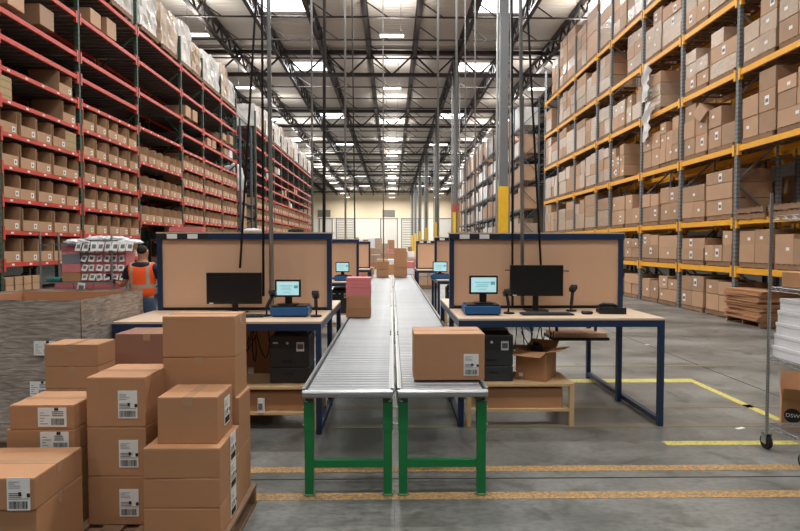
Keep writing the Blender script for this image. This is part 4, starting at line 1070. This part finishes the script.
for i in range(1, len(RY)-1):
    y0, y1 = RY[i], RY[i+1]; wide = y1-y0 > 2
    for lev, zb_ in enumerate([0.0]+RZ):
        ymid = (y0+y1)/2
        if zb_ > 1.75 + .44*y1 + .2: continue
        gap = ([RZ[0]]+[RZ[k+1]-RZ[k] for k in range(5)]+[2.9])[lev] - .13 - .2
        for q in range(2 if wide else 1):
            side = ['near','far'][q]
            wy = (y1-y0-.2)/2 - .06 if wide else 1.05
            wy = min(wy, 1.12)
            yc = y0 + .1 + (y1-y0-.2)*(.25+.5*q) if wide else ymid
            if i == 1 and lev == 0: continue   # flattened cardboard stands here
            if i == 1 and lev == 2: continue   # empty pallets there
            if i == 1 and lev == 4 and q == 0: pass
            if R() < .05 and lev: continue
            h = {0: U(.5,.9), 1: U(.5,gap), 2: U(.9,gap), 6: U(1.5,2.7)}.get(lev, U(1.0,gap))
            h = min(h, gap)
            if i <= 4 and not (i == 4 and lev == 6): loose_load(yc, wy, zb_, h, lev, bayn(i), side)
            else: wrapped_load(XR+.54, yc, wy, zb_, h, 'wrapped carton load, %s half, %s, %s yellow bay' % (side, LW[lev], bayn(i)), 'wrapped loads on the yellow-beamed rack')
print('rack cartons', nc)
ty = yof(704, XR+.35)
p = at(704, 122, ty)
tag(MB().box(-.22,.22,-.2,.2,-.17,.17,'carton_rack').build('carton', None, (XR+.14, yof(704, XR+.14), at(704,114,yof(704,XR+.14)).z), bevel=.005, rot=(.75,.12,.25)), 'brown carton tilted on its corner on the third beam level', 'cardboard box', 'cartons on the yellow-beamed rack')
for (pa_, pb_, l) in (((641,64),(652,100),'crumpled clear film bunched on a load, upper yellow rack'), ((643,103),(653,140),'torn clear film strip hanging over a yellow beam')):
    y = yof((pa_[0]+pb_[0])/2, XR-.06); z1_ = at(pa_[0], pa_[1], y).z; z0_ = at(pb_[0], pb_[1], y).z
    b = MB(); rq = random.Random(5); n_ = 9; vs = []
    for i_ in range(n_+1):
        for q in range(4): vs.append((XR-.06-rq.uniform(.0,.12), y-.22+.14*q+.25*i_/n_+rq.uniform(-.05,.05), z1_+(z0_-z1_)*i_/n_))
    vb = [(v[0]+.012, v[1], v[2]) for v in vs]
    fs = [(i_*4+q, i_*4+q+1, i_*4+q+5, i_*4+q+4) for i_ in range(n_) for q in range(3)]; k_ = len(vs)
    b.poly(vs+vb, fs+[tuple(j_+k_ for j_ in f) for f in fs], 'film_white', True); tag(b.build('hanging_plastic_film'), l, 'plastic film', 'torn film on the yellow rack')
# nearest bay, second level: empty pallets
for k in range(4):
    tag(link('pallet', RP, None, (XR+.5, 11.4+.0*k+1.15*(k%2), 2.352+.14*(k//2)), (0,0,PI/2+.05*(k%3-1))), 'empty wooden pallet on the second beam level, %s half, %s' % (['near','far'][k%2], ['below','on top'][k//2]), 'pallet', 'empty pallets in the nearest yellow bay')
# rear row loads, dim
rear = MB()
for i in range(1, 7):
    for lev, zb_ in enumerate([0.0]+RZ[:5]):
        if R() < .12 or zb_ > 1.75+.4*RY[i+1]: continue
        y0, y1 = RY[i], RY[i+1]
        h = ([1.2]+[RZ[k+1]-RZ[k] for k in range(5)])[lev]-.35
        y = y0+.15; k = 0
        while y < y1-.7:
            w_ = U(.55,.9)
            hk = h*U(.55,1); rear.box(XR+1.56, XR+2.46, y, y+w_, zb_+.003, zb_+hk, 'carton_rack'); y += w_+.06; k += 1
            if y+.9 > y1: break
tag(rear.build('background_carton'), 'dim brown cartons filling the rear rack row behind the yellow beams', 'cardboard boxes', None, 'stuff')
# flattened cardboard stack
t0 = RY[2]-1.75
tag(pallet_mb(1.2, 1.2, .13).build('pallet', None, (XR+.30, t0+.9, .001), rot=(0,0,0)), 'pallet under the stack of flattened cardboard', 'pallet')
z = .132
for k in range(11):
    h = U(.045,.075); wv = .62+U(-.06,.05); lv = .64+U(-.05,.05)
    b = MB(); n_ = 3
    for q in range(n_): b.box(-wv+U(-.02,.02), wv+U(-.02,.02), -lv+U(-.02,.02), lv+U(-.02,.02), h*q/n_, h*(q+1)/n_-.003, 'carton')
    tag(b.build('flattened_carton', None, (XR+.30+U(-.03,.03), t0+.9, z), rot=(0,0,U(-.06,.06))), 'bundle of flattened cardboard, %s from the bottom of the floor stack' % ORD[k], 'flattened cardboard', 'flattened cardboard bundles'); z += h+.001
simple('carton', 'long brown carton between floor pallets in the nearest yellow bay', 'cardboard box', XR+.1, XR+.9, RY[2]-2.4, RY[2]-1.65, .001, .42, 'carton_rack')
# far rack loads
g = 'wrapped loads on the far dark rack'
for i in range(14):
    for lev, zb_ in enumerate([0.0]+RZ):
        if lev == 0: continue
        for q in range(2):
            if R() < .1: continue
            gap = ([1.2]+[RZ[k+1]-RZ[k] for k in range(5)]+[2.2])[lev] - .4; h = U(.6*gap, gap)
            tag(link('wrapped_pallet', boxmesh(1.0, 1.08, h, ['film_white','film','carton_rack'][int(R()*3)], q=.05), None, (XR+.54, FY[i]+.1+1.18*(.5+q), zb_+.002)),
                'wrapped load on the far dark rack, %s, %s bay back, %s half' % (LW[lev], ORD[i], ['near','far'][q]), 'pallet load', g)

# ------------------------------------------------------------------ wire cart and open box at the right edge
t = thing('wire_cart', 'chrome wire shelf cart on casters at the right edge', 'cart', (3.235, 4.74, 0))
for (x, y) in ((0,0),(1.2,0),(0,-.46),(1.2,-.46)):
    p = MB(); p.cyl((x,y,.13),(x,y,2.2),.0125,'steel',10)
    z = .16
    while z < 2.18: p.cyl((x,y,z),(x,y,z+.008),.0142,'galv',10); z += .0254
    p.build('post', t)
    c = thing('caster', 'x', 'x'); del c['label']; del c['category']; c.parent = t; c.location = (x,y,0)
    MB().cyl((-.016,0,.062),(.016,0,.062),.062,'rubber',20).build('wheel', c)
    MB().cyl((-.018,0,.062),(.018,0,.062),.022,'steel',12).build('hub', c)
    MB().box(-.026,-.02,-.03,.03,.05,.135,'steel').box(.02,.026,-.03,.03,.05,.135,'steel').box(-.026,.026,-.03,.03,.13,.14,'steel').build('fork', c)
for z in (2.0, 1.40, .80, .22):
    b = MB()
    for yy in (0, -.46):
        for zz in (z, z-.032): b.cyl((0,yy,zz),(1.2,yy,zz),.004,'steel',6)
        k = 0
        while k < 24: b.bar((.05*k,yy,z if k%2 else z-.032),(.05*k+.05,yy,z-.032 if k%2 else z),.005,'steel'); k += 1
    for xx in (0, 1.2):
        for zz in (z, z-.032): b.cyl((xx,0,zz),(xx,-.46,zz),.004,'steel',6)
        for k in range(9): b.bar((xx,-.05*k,z if k%2 else z-.032),(xx,-.05*k-.05,z-.032 if k%2 else z),.005,'steel')
    for k in range(46): b.box(.02+.0255*k, .0235+.0255*k, -.46, 0, z, z+.0035, 'steel')
    b.build('wire_shelf', t)
g = 'white boxes stacked on the wire cart'
for j in range(5):
    for q in range(3):
        x = 3.25 + .014*j + .33*q
        o = thing('white_box', 'white box on the wire cart, %s layer from the bottom, %s from the post' % (ORD[j], ORD[q]), 'white box', (x+.16, 4.53, .806+.1*j), U(-.03,.03), g)
        MB().box(-.155,.155,-.19,.19,0,.07,'white_box').build('box_base', o, bevel=.003); MB().box(-.158,.158,-.193,.193,.066,.097,'white_box').build('lid', o, bevel=.003)
p = at(789, 286, 4.5)
simple('carton', 'small brown carton on the middle shelf of the wire cart', 'cardboard box', p.x+.08, p.x+.43, 4.40, 4.70, 1.406, 1.535, 'carton')
A_ = math.radians(-33); cw, cd = .46, .40; yc_ = fy(781, 430)
cn = Vector((at(781,430,yc_).x, yc_, 0)) + Matrix.Rotation(A_, 3, 'Z') @ Vector((cw/2, cd/2, 0))
oc = open_carton(cn.x, cn.y, 0, cw, cd, .30, A_, 'open brown carton with round black logo on the floor beside the wire cart', (('y',-1,42),('y',1,75),('x',-1,85),('x',1,60)))
lx = -.23+.088
MB().cyl((lx,-cd/2-.0005,.15),(lx,-cd/2-.0018,.15),.068,'ink',32).build('logo_disc', oc)
fc = bpy.data.curves.new('logo_text', 'FONT'); fc.body = 'DSW'; fc.size = .05; fc.align_x = 'CENTER'; fc.align_y = 'CENTER'; fc.materials.append(M['paper']); fc.extrude = .0003
fo = link('logo_text', fc, oc, (lx,-cd/2-.0022,.15), (PI/2,0,0))
bpy.context.view_layer.update(); me = bpy.data.meshes.new_from_object(fo.evaluated_get(bpy.context.evaluated_depsgraph_get())); bpy.data.objects.remove(fo)
link('logo_text', me, oc, (lx,-cd/2-.0022,.15), (PI/2,0,0))
# ------------------------------------------------------------------ far clutter on the floor
g = 'cartons on the far floor'
k = 0; r = random.Random(11)
for (Y, xs) in ((23.5, (-1.25,.1,1.3)), (26.5, (-1.6,-.4,.9)), (30, (-2.2,-1.0,.2,1.4)), (35, (-2.6,-1.4,-.2,1.0,2.2)), (42, (-4,-2.6,-1.2,.1,1.3,2.6,3.8)), (55, (-5,-3,-1,1,3,5)), (75, (-8,-5,-2,2,5,8))):
    for x in xs:
        x += r.uniform(-.2,.2); tp = 1.75 + 12*Y/560*r.uniform(-1.6,.9) if Y > 30 else r.uniform(.9,1.5)
        pal = tag(link('pallet', RP, None, (x, Y, .001)), 'pallet standing on the far floor, %s counted from the conveyors' % ORD[k], 'pallet', 'pallets on the far floor')
        n_ = 3 if Y < 50 else 2; h = max(.3, (tp-.13)/n_); z = .132
        for q in range(n_):
            for s in (-1,1):
                if q == n_-1 and r.random() < .3: continue
                m = r.choice(['carton_rack','carton_rack','film','white_box','pink' if r.random() < .3 else 'carton'])
                tag(link('carton', boxmesh(.5, .9, h-.01, m), None, (x+s*.255, Y, z+.001), (0,0,0)), 'carton %s of the %s pallet on the far floor, %s side' % (['at the base','in the middle','on top'][q if n_ == 3 else q*2], ORD[k], 'left' if s < 0 else 'right'), 'cardboard box', g)
            z += h+.001
        k += 1
# scraps of paper
for (px, py, l) in ((647,346,'small white paper scrap on the floor beyond the right desk'), (740,432,'white scrap beside the yellow floor line')):
    Y = 1.75*560/(py-246); p = at(px, py, Y)
    tag(MB().box(-.05,.05,-.02,.02,0,.002,'paper').build('paper_scrap', None, (p.x, Y, .002), rot=(0,0,.4)), l, 'paper scrap')
# world: dim interior
wd = bpy.data.worlds.new('world'); sc.world = wd; wd.use_nodes = True; wd.node_tree.nodes['Background'].inputs[0].default_value = (.5,.5,.5,1); wd.node_tree.nodes['Background'].inputs[1].default_value = .05
sc.cycles.max_bounces = 5; sc.cycles.diffuse_bounces = 4
